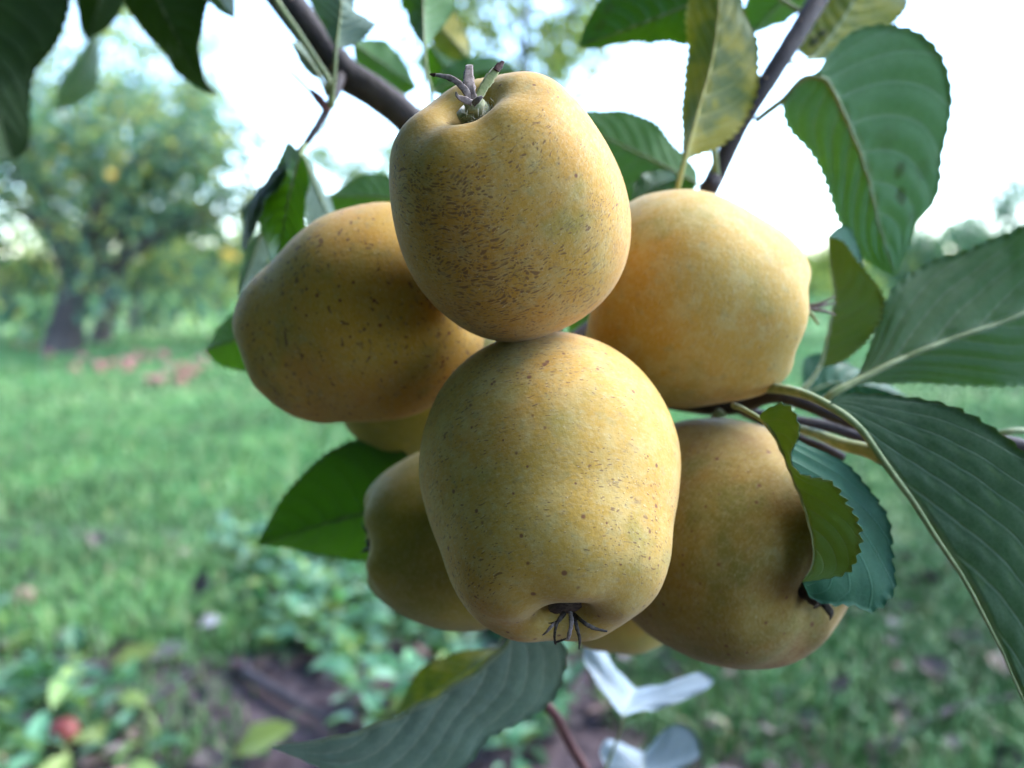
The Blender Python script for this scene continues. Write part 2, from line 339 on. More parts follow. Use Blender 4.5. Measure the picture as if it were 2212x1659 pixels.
M['hair'] = mat_plain('fuzz_white', (0.62, 0.62, 0.54), (0.72, 0.72, 0.64), 500, 0.8, tr=0.3)
M['sepal_dark'] = mat_plain('sepal_dark', (0.03, 0.022, 0.02), (0.09, 0.07, 0.055), 900, 0.8)
M['fol'] = mat_attr('foliage_leaf', 0.5, 0.3, 0.40, (1.5, 1.6, 0.8))
M['grass'] = mat_attr('grass_blade', 0.55, 0.3, 0.0)
M['litter'] = mat_attr('dead_leaf', 0.8, 0.2, 0.0)
M['weed'] = mat_attr('weed_leaf', 0.5, 0.4, 0.25)
M['soil'] = mat_soil()
M['red'] = mat_plain('apple_red_skin', (0.30, 0.06, 0.06), (0.42, 0.13, 0.11), 30, 0.4, 0.4)
M['darkred'] = mat_plain('apple_dark_red_skin', (0.10, 0.016, 0.014), (0.18, 0.035, 0.025), 30, 0.5, 0.3)
M['dullpink'] = mat_plain('apple_dull_pink_skin', (0.22, 0.085, 0.075), (0.28, 0.14, 0.11), 30, 0.55, 0.3)
M['pink'] = mat_plain('apple_pink_skin', (0.40, 0.11, 0.11), (0.46, 0.22, 0.18), 30, 0.45, 0.4)
M['ygold'] = mat_plain('apple_gold_skin', (0.62, 0.40, 0.06), (0.60, 0.30, 0.05), 30, 0.5, 0.4)

# ------------------------------------------------------------------ ground
def build_ground():
    gx = np.concatenate([-np.geomspace(400, 3, 12), np.linspace(-2.5, 2.5, 61), np.geomspace(3, 400, 12)])
    gy = np.concatenate([[-300, -60, -15, -4, -1], np.linspace(0.2, 4.2, 61), np.geomspace(4.6, 800, 22)])
    X, Y = np.meshgrid(gx, gy); p = np.stack([X.ravel(), Y.ravel(), np.zeros(X.size)], 1)
    near = np.exp(-((p[:, 0] / 3) ** 2 + ((p[:, 1] - 1.8) / 2.2) ** 2))
    p[:, 2] = (fbm(p * 2.2, 3) * 0.012 + fbm(p * 7, 5) * 0.008) * near
    n = len(gx); i = np.arange(len(gy) - 1)[:, None] * n; j = np.arange(n - 1)[None, :]
    Q = np.stack([i + j, i + j + 1, i + n + j + 1, i + n + j], -1).reshape(-1, 4)
    o = link('ground', mesh_np('ground', p, Q), M['soil']); setp(o, kind='structure')
build_ground()

# ------------------------------------------------------------------ leaf-shaped cards for crowns, grass and weeds
def leaf_cards(pos, dirs, ups, length, width, tint, fold=0.25, droop=0.2):
    """many small leaves: each 7 vertices, 6 triangles, folded on the midrib and drooping; returns verts, tris, tint"""
    pos = np.asarray(pos); n = len(pos); d = norm(dirs); s = norm(np.cross(d, ups)); u = np.cross(s, d)
    L = np.broadcast_to(length, n)[:, None]; W = np.broadcast_to(width, n)[:, None]
    pts = [pos, pos + d * L * 0.38 + s * W * 0.5 + u * W * fold, pos + d * L * 0.38 - u * L * 0.02, pos + d * L * 0.38 - s * W * 0.5 + u * W * fold,
           pos + d * L * 0.75 + s * W * 0.34 + u * (W * fold * 0.6 - L * droop * 0.4), pos + d * L * 0.75 - s * W * 0.34 + u * (W * fold * 0.6 - L * droop * 0.4), pos + d * L - u * L * droop]
    V = np.stack(pts, 1).reshape(-1, 3)
    T = np.array([[0, 1, 2], [0, 2, 3], [2, 1, 4], [2, 5, 3], [2, 4, 6], [2, 6, 5]])
    T = (T[None] + (np.arange(n) * 7)[:, None, None]).reshape(-1, 3)
    return V, T, np.repeat(tint, 7, 0)
def tinted(name, V, T, tint, mat, parent=None):
    me = mesh_np(name, to_local(parent, V), None, T, smooth=False)
    vattr(me, 'tint', np.hstack([tint, np.ones((len(tint), 1))]), 'FLOAT_COLOR')
    return link(name, me, mat, parent)
def add_obco(o, V=None):
    """rest coordinates for the procedural textures"""
    me = o.data; co = np.empty(len(me.vertices) * 3, dtype=np.float32); me.vertices.foreach_get('co', co)
    vattr(me, 'obco', co.reshape(-1, 3)); return o
def pick(cols, n, w=None, jit=0.18):
    cols = np.array(cols); k = rng.choice(len(cols), n, p=w)
    return np.clip(cols[k] * (1 + jit * rng.standard_normal((n, 1))) * (1 + 0.06 * rng.standard_normal((n, 3))), 0.003, 1)

# ------------------------------------------------------------------ background trees
def tree(name, label, base, crown_c, crown_r, n_leaf, cols, w, trunk_r=0.12, lean=(0, 0), leaf_len=0.075, gap=0.45, seed=1, group=None, n_limb=9, cat='tree', clear=0.0, clear_z=1.2):
    r_ = np.random.default_rng(seed); base = np.asarray(base, float); cc = np.asarray(crown_c, float); cr = np.asarray(crown_r, float)
    root = empty(name, base); setp(root, label, cat, group)
    top = cc + np.array([lean[0] * 0.3, lean[1] * 0.3, -0.15 * cr[2]])
    mid = base * 0.55 + top * 0.45 + np.array([lean[0] * 0.4, lean[1] * 0.4, 0])
    o = tube('trunk', [base - [0, 0, 0.05], base * 0.8 + mid * 0.2, mid, top], [trunk_r * 1.45, trunk_r * 1.05, trunk_r * 0.8, trunk_r * 0.35], M['trunk'], root, seg=14, n=26, jitter=0.035); add_obco(o)
    tips = []
    for k in range(n_limb):
        a = 2 * math.pi * (k + r_.uniform(-.3, .3)) / n_limb; el = r_.uniform(-0.15, 0.75); st = mid * (1 - (k % 4) * 0.22) + top * (k % 4) * 0.22
        e = cc + cr * np.array([math.cos(a) * math.cos(el), math.sin(a) * math.cos(el), math.sin(el)]) * r_.uniform(0.7, 0.95)
        m1 = st * 0.5 + e * 0.5 + np.array([0, 0, r_.uniform(0.0, 0.2) * cr[2]])
        o = tube('limb', [st, m1, e], [trunk_r * 0.42, trunk_r * 0.25, trunk_r * 0.07], M['trunk'], root, seg=7, n=12, jitter=0.04); add_obco(o)
        tips += [m1 * (1 - t) + e * t for t in (0.1, 0.4, 0.7, 1.0)]
    # clumps: around limb ends and through the shell, with gaps between
    ncl = max(14, int(n_leaf / 60)); dirs = norm(r_.standard_normal((ncl, 3))); rad = r_.uniform(0.35, 1.0, ncl) ** 0.6
    C = cc + dirs * cr * rad[:, None]; C = np.vstack([C, np.array(tips)])
    size = r_.uniform(0.10, 0.24, len(C)) * cr.mean() * (1 - gap * 0.5)
    k = r_.choice(len(C), n_leaf); pos = C[k] + r_.standard_normal((n_leaf, 3)) * size[k][:, None] * np.array([1, 1, 0.8])
    pos = pos[pos[:, 2] > 0.12]
    if clear: pos = pos[~((np.abs(pos[:, 0] - base[0] - 0.1) < clear) & (pos[:, 2] < clear_z))]
    n = len(pos)
    out = norm(pos - cc + r_.standard_normal((n, 3)) * 0.8 * cr.mean() + [0, 0, -0.4 * cr[2]])
    ups = norm(r_.standard_normal((n, 3)) * 0.6 + [0, 0, 1.0])
    V, T, tt = leaf_cards(pos, out, ups, leaf_len * r_.uniform(0.7, 1.25, n), leaf_len * 0.58 * r_.uniform(0.7, 1.2, n), pick(cols, n, w))
    tinted('crown', V, T, tt, M['fol'], root)
    return root
GREENS = [(0.045, 0.095, 0.065), (0.085, 0.16, 0.115), (0.15, 0.24, 0.18), (0.20, 0.25, 0.11), (0.42, 0.36, 0.11)]  # bluish tones put the sky's gloss on the leaves into the colour
WG = [0.27, 0.27, 0.22, 0.14, 0.10]
SUNLIT_TINTS = [(0.16, 0.22, 0.07), (0.26, 0.30, 0.10), (0.36, 0.36, 0.13), (0.46, 0.42, 0.15)]  # autumn yellow leaf tints, raised so the sunlight is in the colour
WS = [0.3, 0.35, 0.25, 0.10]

tree('orchard_tree', 'leafy green apple tree with a thick grey trunk at far left', Gd(130, 7.4), Gd(205, 7.5, 1.30), (1.90, 1.0, 1.08), 6800, GREENS, WG, 0.13, seed=3, gap=0.75, leaf_len=0.095, n_limb=12, clear=0.17, clear_z=0.95)
tree('orchard_tree', 'slender dark-trunked tree just right of the thick far-left trunk', Gd(212, 8.6), Gd(330, 8.9, 1.75), (1.1, 0.9, 0.9), 2000, GREENS, WG, 0.075, seed=5, gap=0.6, leaf_len=0.10, n_limb=7)
tree('orchard_tree', 'small tree with a thin stem behind the red windfalls', Gd(285, 10.5), Gd(330, 10.6, 1.35), (0.8, 0.8, 0.75), 2400, SUNLIT_TINTS, WS, 0.055, seed=8, gap=0.5, leaf_len=0.09, n_limb=6)
tree('orchard_tree', 'sparse sunlit tree high behind the topmost golden apple', Gd(1120, 9.0), Gd(1140, 9.0, 3.75), (1.7, 1.2, 1.3), 5200, SUNLIT_TINTS + [(0.06, 0.12, 0.05)], [0.25, 0.25, 0.2, 0.1, 0.2], 0.06, seed=11, gap=0.75, leaf_len=0.10, n_limb=8)
tree('orchard_tree', 'pale sunlit tree at the upper left behind the hanging dark leaves', Gd(250, 15.0), Gd(200, 15, 3.9), (2.8, 1.6, 1.7), 5600, SUNLIT_TINTS + GREENS[1:3], [0.2, 0.22, 0.18, 0.1, 0.15, 0.15], 0.14, seed=14, gap=0.75, leaf_len=0.14, n_limb=8)
tree('orchard_tree', 'dark bluish tree at the far right edge behind the big leaf', Gd(2240, 12.0), Gd(2230, 12, 1.35), (1.1, 1.0, 0.95), 3600, GREENS[:3], [0.4, 0.4, 0.2], 0.10, seed=17, gap=0.3, leaf_len=0.10, n_limb=7)
tree('orchard_tree', 'low dark tree on the skyline below the large spotted leaf', Gd(2010, 14.0), Gd(2010, 14, 1.05), (1.0, 0.9, 0.55), 2600, GREENS[:4], [0.35, 0.35, 0.2, 0.1], 0.09, seed=19, gap=0.3, leaf_len=0.11, n_limb=6)
tree('orchard_tree', 'yellow-green sunlit tree on the skyline right of the right-hand apple', Gd(1830, 22.0), Gd(1830, 22, 1.1), (1.5, 1.2, 0.8), 2400, SUNLIT_TINTS, WS, 0.12, seed=23, gap=0.4, leaf_len=0.15, n_limb=6)
tree('orchard_tree', 'distant yellow-green tree seen between trunk and left apple', Gd(470, 19.0), Gd(470, 19, 1.15), (1.9, 1.3, 0.95), 2800, SUNLIT_TINTS, WS, 0.12, seed=29, gap=0.4, leaf_len=0.14, n_limb=6)
tree('orchard_tree', 'distant sunlit tree at the far left picture edge', Gd(20, 17.0), Gd(10, 17, 1.3), (1.6, 1.3, 0.95), 2600, SUNLIT_TINTS, WS, 0.12, seed=31, gap=0.4, leaf_len=0.13, n_limb=6)

tree('orchard_tree', 'sparse treetop showing in the gap between the bough and the left apple', Gd(770, 16.0), Gd(780, 16, 3.0), (1.0, 0.8, 0.7), 800, SUNLIT_TINTS + GREENS[1:3], [0.2, 0.2, 0.15, 0.05, 0.2, 0.2], 0.06, seed=37, gap=0.8, leaf_len=0.13, n_limb=6)

# far hedge, one long mass of leaves
def hedge():
    n = 20000; x = rng.uniform(-75, 75, n); y = 42 + rng.normal(0, 0.8, n) + 0.0 * x
    hgt = 1.5 + 0.5 * np.sin(x * 0.37) + 0.3 * np.sin(x * 1.3 + 1)
    pos = np.stack([x, y, rng.uniform(0.05, 1, n) ** 0.8 * hgt], 1)
    V, T, tt = leaf_cards(pos, norm(rng.standard_normal((n, 3))), norm(rng.standard_normal((n, 3)) + [0, 0, 1]), 0.55, 0.4, pick(SUNLIT_TINTS, n, WS))
    o = tinted('hedge', V, T, tt, M['fol']); setp(o, 'far pale green hedge along the skyline', 'hedge', kind='stuff')
hedge()

# ------------------------------------------------------------------ grass, weeds, litter
def blades(pos, h, w, tint):
    n = len(pos); a = rng.uniform(0, 2 * math.pi, n); lean = rng.uniform(0.1, 0.9, n); la = rng.uniform(0, 2 * math.pi, n)
    s = np.stack([np.cos(a), np.sin(a), np.zeros(n)], 1) * (w / 2)[:, None]; ld = np.stack([np.cos(la), np.sin(la), np.zeros(n)], 1)
    up = np.array([0, 0, 1.0]); hh = h[:, None]
    m = pos + up * hh * 0.55 + ld * hh * (lean * 0.22)[:, None]; t = pos + up * hh * (1 - 0.35 * lean)[:, None] + ld * hh * (lean * 0.8)[:, None]
    V = np.stack([pos - s, pos + s, m - s * 0.8, m + s * 0.8, t], 1).reshape(-1, 3)
    T = (np.array([[0, 1, 3], [0, 3, 2], [2, 3, 4]])[None] + (np.arange(n) * 5)[:, None, None]).reshape(-1, 3)
    return V, T, np.repeat(tint, 5, 0)
def grass():
    Vs, Ts, Cs, k = [], [], [], 0
    GC = [(0.062, 0.170, 0.043), (0.100, 0.22, 0.064), (0.135, 0.26, 0.09), (0.19, 0.275, 0.085), (0.29, 0.27, 0.14)]
    for (y0, y1, n, h0, h1, w0, w1) in ((0.75, 1.9, 95000, 0.025, 0.07, 0.003, 0.006), (1.9, 4.2, 100000, 0.02, 0.055, 0.005, 0.010), (4.2, 10, 74000, 0.03, 0.06, 0.010, 0.02), (10, 45, 50000, 0.06, 0.13, 0.04, 0.09)):
        y = np.sqrt(rng.uniform(y0 ** 2, y1 ** 2, n)); x = rng.uniform(-1.0, 1.0, n) * (1.15 * y + 0.6)
        p = np.stack([x, y, np.zeros(n)], 1); m = fbm(p * (3.0 if y0 < 3 else 1.2), 9)
        thr = np.interp(y, [1.0, 1.4, 1.8, 2.2], [0.05, -0.2, -0.9, -1.6]) - 0.8 * np.clip((x / y - 0.08) / 0.1, 0, 1)
        thr = thr + 0.35 * np.clip(-x / y / 0.15, 0, 1) * np.clip((1.75 - y) / 0.3, 0, 1)
        p = p[m > thr + rng.normal(0, 0.15, n)]; n = len(p)
        patch = fbm(p * 1.6, 12); col = pick(GC, n, [0.22, 0.32, 0.26, 0.13, 0.07]); col *= (1 + 0.38 * patch + 0.25 * fbm(p * 6.0, 33))[:, None]
        V, T, C = blades(p, rng.uniform(h0, h1, n) * (1 + 0.3 * patch), rng.uniform(w0, w1, n), np.clip(col, 0.01, 1))
        Vs.append(V); Ts.append(T + k); Cs.append(C); k += len(V)
    o = tinted('grass', np.vstack(Vs), np.vstack(Ts), np.vstack(Cs), M['grass']); setp(o, 'short soft green orchard grass under the fruit', 'grass', kind='stuff')
grass()
def weeds():
    n = 3600; y = np.sqrt(rng.uniform(0.8 ** 2, 2.5 ** 2, n)); x = rng.uniform(-1.0, 1.0, n) * (1.1 * y + 0.5)
    p = np.stack([x, y, np.zeros(n)], 1); m = fbm(p * 2.6, 21); keep = (m > np.interp(y, [1, 1.5, 1.9, 2.3], [-0.5, 0.0, 0.9, 1.6]) + 0.9 * np.clip((x / y - 0.05) / 0.15, 0, 1)); p = p[keep]; n = len(p)
    k = 6; pos = np.repeat(p, k, 0); N_ = len(pos); a = rng.uniform(0, 2 * math.pi, N_); el = rng.uniform(0.1, 1.0, N_)
    pos = pos + np.stack([np.cos(a), np.sin(a), np.zeros(N_)], 1) * rng.uniform(0.0, 0.03, N_)[:, None] + np.stack([np.zeros(N_), np.zeros(N_), rng.uniform(0.005, 0.075, N_)], 1)
    d = np.stack([np.cos(a) * np.cos(el), np.sin(a) * np.cos(el), np.sin(el)], 1)
    L = rng.uniform(0.022, 0.055, N_)
    V, T, C = leaf_cards(pos, d, norm(rng.standard_normal((N_, 3)) * 0.3 + [0, 0, 1]), L, L * rng.uniform(0.45, 0.8, N_), pick([(0.05, 0.13, 0.06), (0.085, 0.19, 0.10), (0.13, 0.25, 0.15), (0.16, 0.24, 0.06)], N_, [0.3, 0.35, 0.2, 0.15]), droop=0.35)
    o = tinted('ground_cover', V, T, C, M['weed']); setp(o, 'broad-leaved bluish green weeds covering the near ground', 'weeds', kind='stuff')
    n = 750; y = np.sqrt(rng.uniform(0.8 ** 2, 1.9 ** 2, n)); x = rng.uniform(-1.0, 1.0, n) * (1.1 * y + 0.5)
    pos = np.stack([x, y, rng.uniform(0.004, 0.025, n)], 1); d = norm(np.stack([rng.standard_normal(n), rng.standard_normal(n), 0.25 * rng.standard_normal(n)], 1)); L = rng.uniform(0.03, 0.07, n)
    V, T, C = leaf_cards(pos, d, norm(rng.standard_normal((n, 3)) * 0.35 + [0, 0, 1]), L, L * 0.6, pick([(0.05, 0.036, 0.036), (0.09, 0.065, 0.06), (0.15, 0.115, 0.11), (0.22, 0.15, 0.12)], n, [0.35, 0.35, 0.2, 0.1]), fold=0.3, droop=-0.15)
    o = tinted('leaf_litter', V, T, C, M['litter']); setp(o, 'brown and purplish dead leaves lying on bare soil', 'leaf litter', kind='stuff')
weeds()

# ------------------------------------------------------------------ apples
def apple_profile(taper=0.0, basin=1.0, cav=1.0, blunt=0.0, eye=1.0):
    """(r, z) of half an outline, stem end first; widest diameter 1, z up to the eye"""
    c = np.array([(0.012, -0.30), (0.05, -0.325), (0.10, -0.385), (0.17, -0.435), (0.25, -0.45), (0.34, -0.415), (0.42, -0.33), (0.475, -0.20), (0.498, -0.05),
                  (0.492, 0.09), (0.462, 0.22), (0.415, 0.335), (0.355, 0.425), (0.285, 0.478), (0.215, 0.492), (0.155, 0.472), (0.11, 0.425), (0.075, 0.385), (0.035, 0.37), (0.008, 0.368)])
    c[:, 0] *= 1 - taper * np.clip((c[:, 1] + 0.05) / 0.5, 0, 1) ** 1.3
    k = np.clip((c[:, 1] - 0.20) / 0.22, 0, 1) * (c[:, 0] > 0.13) ; c[:, 0] *= 1 + blunt * k
    inner = np.arange(len(c)) >= len(c) - 7; c[inner, 0] *= np.linspace(1 - (1 - eye) * 0.35, eye, 7)
    b = c[:, 0] < 0.25
    top = (c[:, 1] > 0.3) & b; c[top, 1] = 0.492 - (0.492 - c[top, 1]) * basin
    bot = (c[:, 1] < -0.3) & b; c[bot, 1] = -0.45 + (c[bot, 1] + 0.45) * cav
    return catmull(np.hstack([c, np.zeros((len(c), 1))]), 72)[:, :2]
def apple(label, cx, cy, d, Wpx, Lr, axis, mat, taper=0.12, basin=1.0, roll=0.0, lump=0.02, rib=0.03, seed=1, shear=(0, 0), blunt=0.0, eye=1.0, sep_len=1.0, stem_to=None, sepals='auto', group='ripe golden apples of the cluster'):
    c = P(cx, cy, d); W = Wpx * d / F
    z = camdir(*axis); x = np.cross(VU if abs(z @ VU) < 0.9 else VF, z); x /= np.linalg.norm(x); y = np.cross(z, x)
    cr, sr = math.cos(roll), math.sin(roll); x, y = x * cr + y * sr, -x * sr + y * cr
    Mx = Matrix(((x[0], y[0], z[0], c[0]), (x[1], y[1], z[1], c[1]), (x[2], y[2], z[2], c[2]), (0, 0, 0, 1)))
    root = empty('golden_apple', mat=Mx); setp(root, label, 'apple', group)
    pr = apple_profile(taper, basin, 1.0, blunt, eye); nr = 112; ang = np.linspace(0, 2 * math.pi, nr, endpoint=False)
    s = np.concatenate([[0], np.cumsum(np.linalg.norm(np.diff(pr, axis=0), axis=1))])
    r = pr[:, 0][:, None]; zz = pr[:, 1][:, None] * Lr
    t = np.clip((pr[:, 1][:, None] + 0.1) / 0.55, 0, 1)
    ribs = 1 + rib * t ** 2 * np.cos(5 * ang + seed)[None, :] + 0.012 * np.cos(2 * ang + seed * 2)[None, :]
    X = r * ribs * np.cos(ang)[None, :]; Y = r * ribs * np.sin(ang)[None, :]
    Z = zz + 0.022 * (rib / 0.03) * np.exp(-((r - 0.22) / 0.1) ** 2) * np.cos(5 * ang + seed)[None, :] * (pr[:, 1][:, None] > 0.3)
    V = np.stack([X, Y, np.broadcast_to(Z, X.shape)], -1).reshape(-1, 3)
    lm = 1 + lump * fbm(V * 5.0, seed + 40, 2) * np.clip(np.linalg.norm(V[:, :2], axis=1) / 0.3, 0, 1)
    V = V * lm[:, None]; V[:, 0] += shear[0] * V[:, 2]; V[:, 1] += shear[1] * V[:, 2]
    V *= W
    n = len(pr); i = np.arange(n - 1)[:, None] * nr; j = np.arange(nr)[None, :]; j2 = (j + 1) % nr
    Q = np.stack([i + j, i + j2, i + nr + j2, i + nr + j], -1).reshape(-1, 4)
    me = mesh_np('body', V, Q)
    sk = np.stack([X * W, Y * W, np.broadcast_to(s[:, None] * W, X.shape)], -1).reshape(-1, 3)
    vattr(me, 'sk', sk); vattr(me, 'obco', V + seed); vattr(me, 'ax', np.repeat(s / s[-1], nr), 'FLOAT')
    link('body', me, mat, root)
    # stalk
    zs = -0.31 * Lr * W
    wst = (np.array(Mx)[:3, :3] @ np.array([0, 0, zs])) + c
    if stem_to is None: e = wst - z * 0.022
    else: e = P(*stem_to)
    q = (wst - z * 0.012) * 0.6 + e * 0.4 if np.linalg.norm(e - wst) > 0.02 else wst * 0.5 + e * 0.5
    o = tube('stem', [wst + z * 0.002, q, e], [0.0016, 0.0013, 0.0018], M['petiole'], root, seg=8, n=12); add_obco(o)
    # eye: a short fuzzy tube and dried sepals
    z0 = V[-1, 2]; rr = 0.06 * W
    cx0 = np.array([V[-1, 0], V[-1, 1], z0])
    def L2W(p): return np.array(Mx)[:3, :3] @ np.asarray(p) + c
    cal = tube('calyx', [L2W(cx0 - [0, 0, 0.002]), L2W(cx0 + [0, 0, 0.05 * W]), L2W(cx0 + [0, 0, 0.085 * W])], [rr * 1.25, rr * 0.85, rr * 0.95], M['calyx'] if sepals == 'own' else M['sepal_dark'], root, seg=12, n=10, jitter=0.06); add_obco(cal)
    if sepals == 'auto':
        r_ = np.random.default_rng(seed)
        for k in range(5):
            a = 2 * math.pi * k / 5 + r_.uniform(-.3, .3); dr = np.array([math.cos(a), math.sin(a), 0]); b = cx0 + [0, 0, 0.08 * W] + dr * rr * 0.7
            ln = r_.uniform(0.09, 0.15) * W * sep_len
            o = tube('sepal', [L2W(b), L2W(b + dr * ln * 0.35 + [0, 0, ln * 0.45]), L2W(b + dr * ln * r_.uniform(0.6, 1.0) + [0, 0, ln * r_.uniform(0.3, 0.75)])], [rr * 0.32, rr * 0.30, rr * 0.05], M['sepal_dark'], cal, seg=7, n=10, flat=0.3, side=np.cross(z, np.array(Mx)[:3, :3] @ dr)); add_obco(o)
    return root, cal
CEN = (1180, 770, 0.285)
sk_top = mat_skin('skin_top', stretch=2.7, wobble=0.016, flecks=1.5, dots=0.7, amt_o=0.75, amt_g=0.2, bloom=0.35, seed=1.3)
sk_front = mat_skin('skin_front', flecks=1.15, dots=1.0, amt_o=0.4, amt_g=0.45, bloom=0.4, seed=4.1, gold=(0.46, 0.268, 0.044))
sk_left = mat_skin('skin_left', stretch=1.5, dash=0.62, wobble=0.012, flecks=1.2, dots=1.0, amt_o=0.45, amt_g=0.4, bloom=0.15, seed=7.7, gold=(0.44, 0.255, 0.030))
sk_right = mat_skin('skin_right', flecks=0.6, dots=0.5, amt_o=0.3, amt_g=0.45, bloom=0.5, seed=11.9, gold=(0.46, 0.272, 0.046))
sk_lr = mat_skin('skin_lower_right', flecks=1.0, dots=1.1, amt_o=0.5, amt_g=0.5, bloom=0.2, seed=15.2, gold=(0.30, 0.19, 0.028), green=(0.18, 0.16, 0.03), orange=(0.26, 0.12, 0.035))  # brown-olive skin, darkened by putting the neighbours' shade into the colour
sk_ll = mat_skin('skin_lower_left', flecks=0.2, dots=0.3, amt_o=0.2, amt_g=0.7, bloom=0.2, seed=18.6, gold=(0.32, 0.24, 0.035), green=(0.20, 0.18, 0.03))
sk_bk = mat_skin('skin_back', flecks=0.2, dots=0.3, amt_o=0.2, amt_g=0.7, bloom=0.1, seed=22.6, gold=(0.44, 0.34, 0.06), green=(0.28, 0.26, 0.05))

a_top, cal_top = apple('topmost golden apple with dense brown flecks and its dried eye pointing up', 1104, 459, 0.212, 508, 1.05, (-0.32, 0.67, 0.67), sk_top, taper=0.05, rib=0.010, basin=0.8, eye=0.62, seed=2, stem_to=CEN, sepals='own')
a_front, cal_front = apple('lower front golden apple hanging with its dark eye at the bottom', 1190, 1043, 0.222, 575, 1.11, (0.06, -0.79, 0.61), sk_front, taper=0.21, rib=0.010, blunt=0.16, eye=0.85, seed=5, stem_to=CEN, sepals='dark')
apple('left golden apple tilted away, with grey and brown specks', 784, 691, 0.262, 462, 1.10, (-0.88, -0.34, -0.24), sk_left, taper=0.26, rib=0.012, blunt=0.20, seed=9, stem_to=CEN)
a_right, cal_right = apple('right golden apple lying sideways with its eye towards the upright leaf', 1492, 652, 0.262, 472, 0.97, (0.955, -0.20, 0.12), sk_right, taper=0.12, rib=0.010, basin=0.8, blunt=0.06, seed=3, stem_to=CEN, sepals='own')
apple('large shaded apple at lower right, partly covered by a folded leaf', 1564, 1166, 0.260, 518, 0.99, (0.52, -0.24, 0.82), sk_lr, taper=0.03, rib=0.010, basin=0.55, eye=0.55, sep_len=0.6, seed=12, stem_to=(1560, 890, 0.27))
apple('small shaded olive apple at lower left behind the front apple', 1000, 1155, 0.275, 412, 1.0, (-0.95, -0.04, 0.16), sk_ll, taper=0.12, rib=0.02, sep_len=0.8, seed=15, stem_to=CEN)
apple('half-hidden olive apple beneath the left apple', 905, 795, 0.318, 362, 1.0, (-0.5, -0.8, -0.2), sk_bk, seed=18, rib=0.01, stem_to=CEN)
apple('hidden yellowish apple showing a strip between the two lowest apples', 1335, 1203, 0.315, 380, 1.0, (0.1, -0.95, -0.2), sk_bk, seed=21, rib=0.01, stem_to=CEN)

# hand-placed sepals of the two front apples
def sepal(cal, pts, w, mat, flat=0.16, tip=None):
    o = tube('sepal', px(pts), [q * 0.78 for q in w], mat, cal, seg=8, n=18, flat=flat, side=np.cross(P(*pts[-1]) - P(*pts[0]), VF) * 1000, jitter=0.10); add_obco(o)
    return o
dt = 0.189
sepal(cal_top, [(1018, 222, dt), (1003, 192, dt - .002), (975, 170, dt - .002), (950, 163, dt - .001), (932, 161, dt)], [0.0011, 0.0011, 0.0009, 0.0007, 0.0003], M['sepal'])
sepal(cal_top, [(940, 162, dt - .0006), (929, 160, dt)], [0.0007, 0.0003], M['sepal_tip'])
sepal(cal_top, [(1020, 222, dt), (1014, 195, dt - .001), (1012, 165, dt + .001), (1014, 140, dt + .003)], [0.0015, 0.0018, 0.0014, 0.0010], M['sepal'])
sepal(cal_top, [(1026, 222, dt), (1042, 195, dt + .001), (1062, 163, dt + .002), (1082, 140, dt + .003)], [0.0009, 0.0013, 0.0015, 0.0008], M['sepal_green'])
sepal(cal_top, [(1072, 152, dt + .002), (1080, 141, dt + .0026), (1088, 132, dt + .003)], [0.0010, 0.0011, 0.0004], M['sepal_tip'])
sepal(cal_top, [(1020, 222, dt - .002), (1000, 214, dt - .003), (988, 208, dt - .004), (985, 198, dt - .004)], [0.0009, 0.0010, 0.0006, 0.0003], M['sepal'])
sepal(cal_top, [(1022, 226, dt - .003), (1034, 214, dt - .004), (1042, 208, dt - .004)], [0.0009, 0.0009, 0.0004], M['sepal'])
o = tube('fuzzy_tube', px([(1044, 272, .199), (1034, 248, .194), (1022, 219, .1895)]), [0.0062, 0.0030, 0.0022], M['calyx'], cal_top, seg=12, n=14, jitter=0.05); add_obco(o)
# silky hairs round the eye of the top apple
def hairs(cal, base_pts, n, ln, seedv):
    r_ = np.random.default_rng(seedv); Vs, Ts, k = [], [], 0
    B = np.array(base_pts); c = catmull(B, 60)
    for q in range(n):
        b = c[r_.integers(0, 60)] + r_.standard_normal(3) * 0.0010; dr = norm(r_.standard_normal(3) + VU * 0.6 - VF * 0.6 + VR * 0.5); e = b + dr * ln * r_.uniform(0.5, 1.2); s = norm(np.cross(dr, VF)) * 0.00006
        Vs.append(np.stack([b - s, b + s, (b + e) / 2 + s * 0.8 + r_.standard_normal(3) * 0.0002, e])); Ts.append(np.array([[0, 1, 2], [0, 2, 3]]) + k); k += 4
    o = link('fuzz', mesh_np('fuzz', to_local(cal, np.vstack(Vs)), None, np.vstack(Ts)), M['hair'], cal); o['kind'] = 'stuff'; add_obco(o)
hairs(cal_top, px([(1012, 262, .192), (1034, 258, .1915), (1056, 250, .193), (1075, 236, .196)]), 420, 0.0022, 4)
df = 0.196
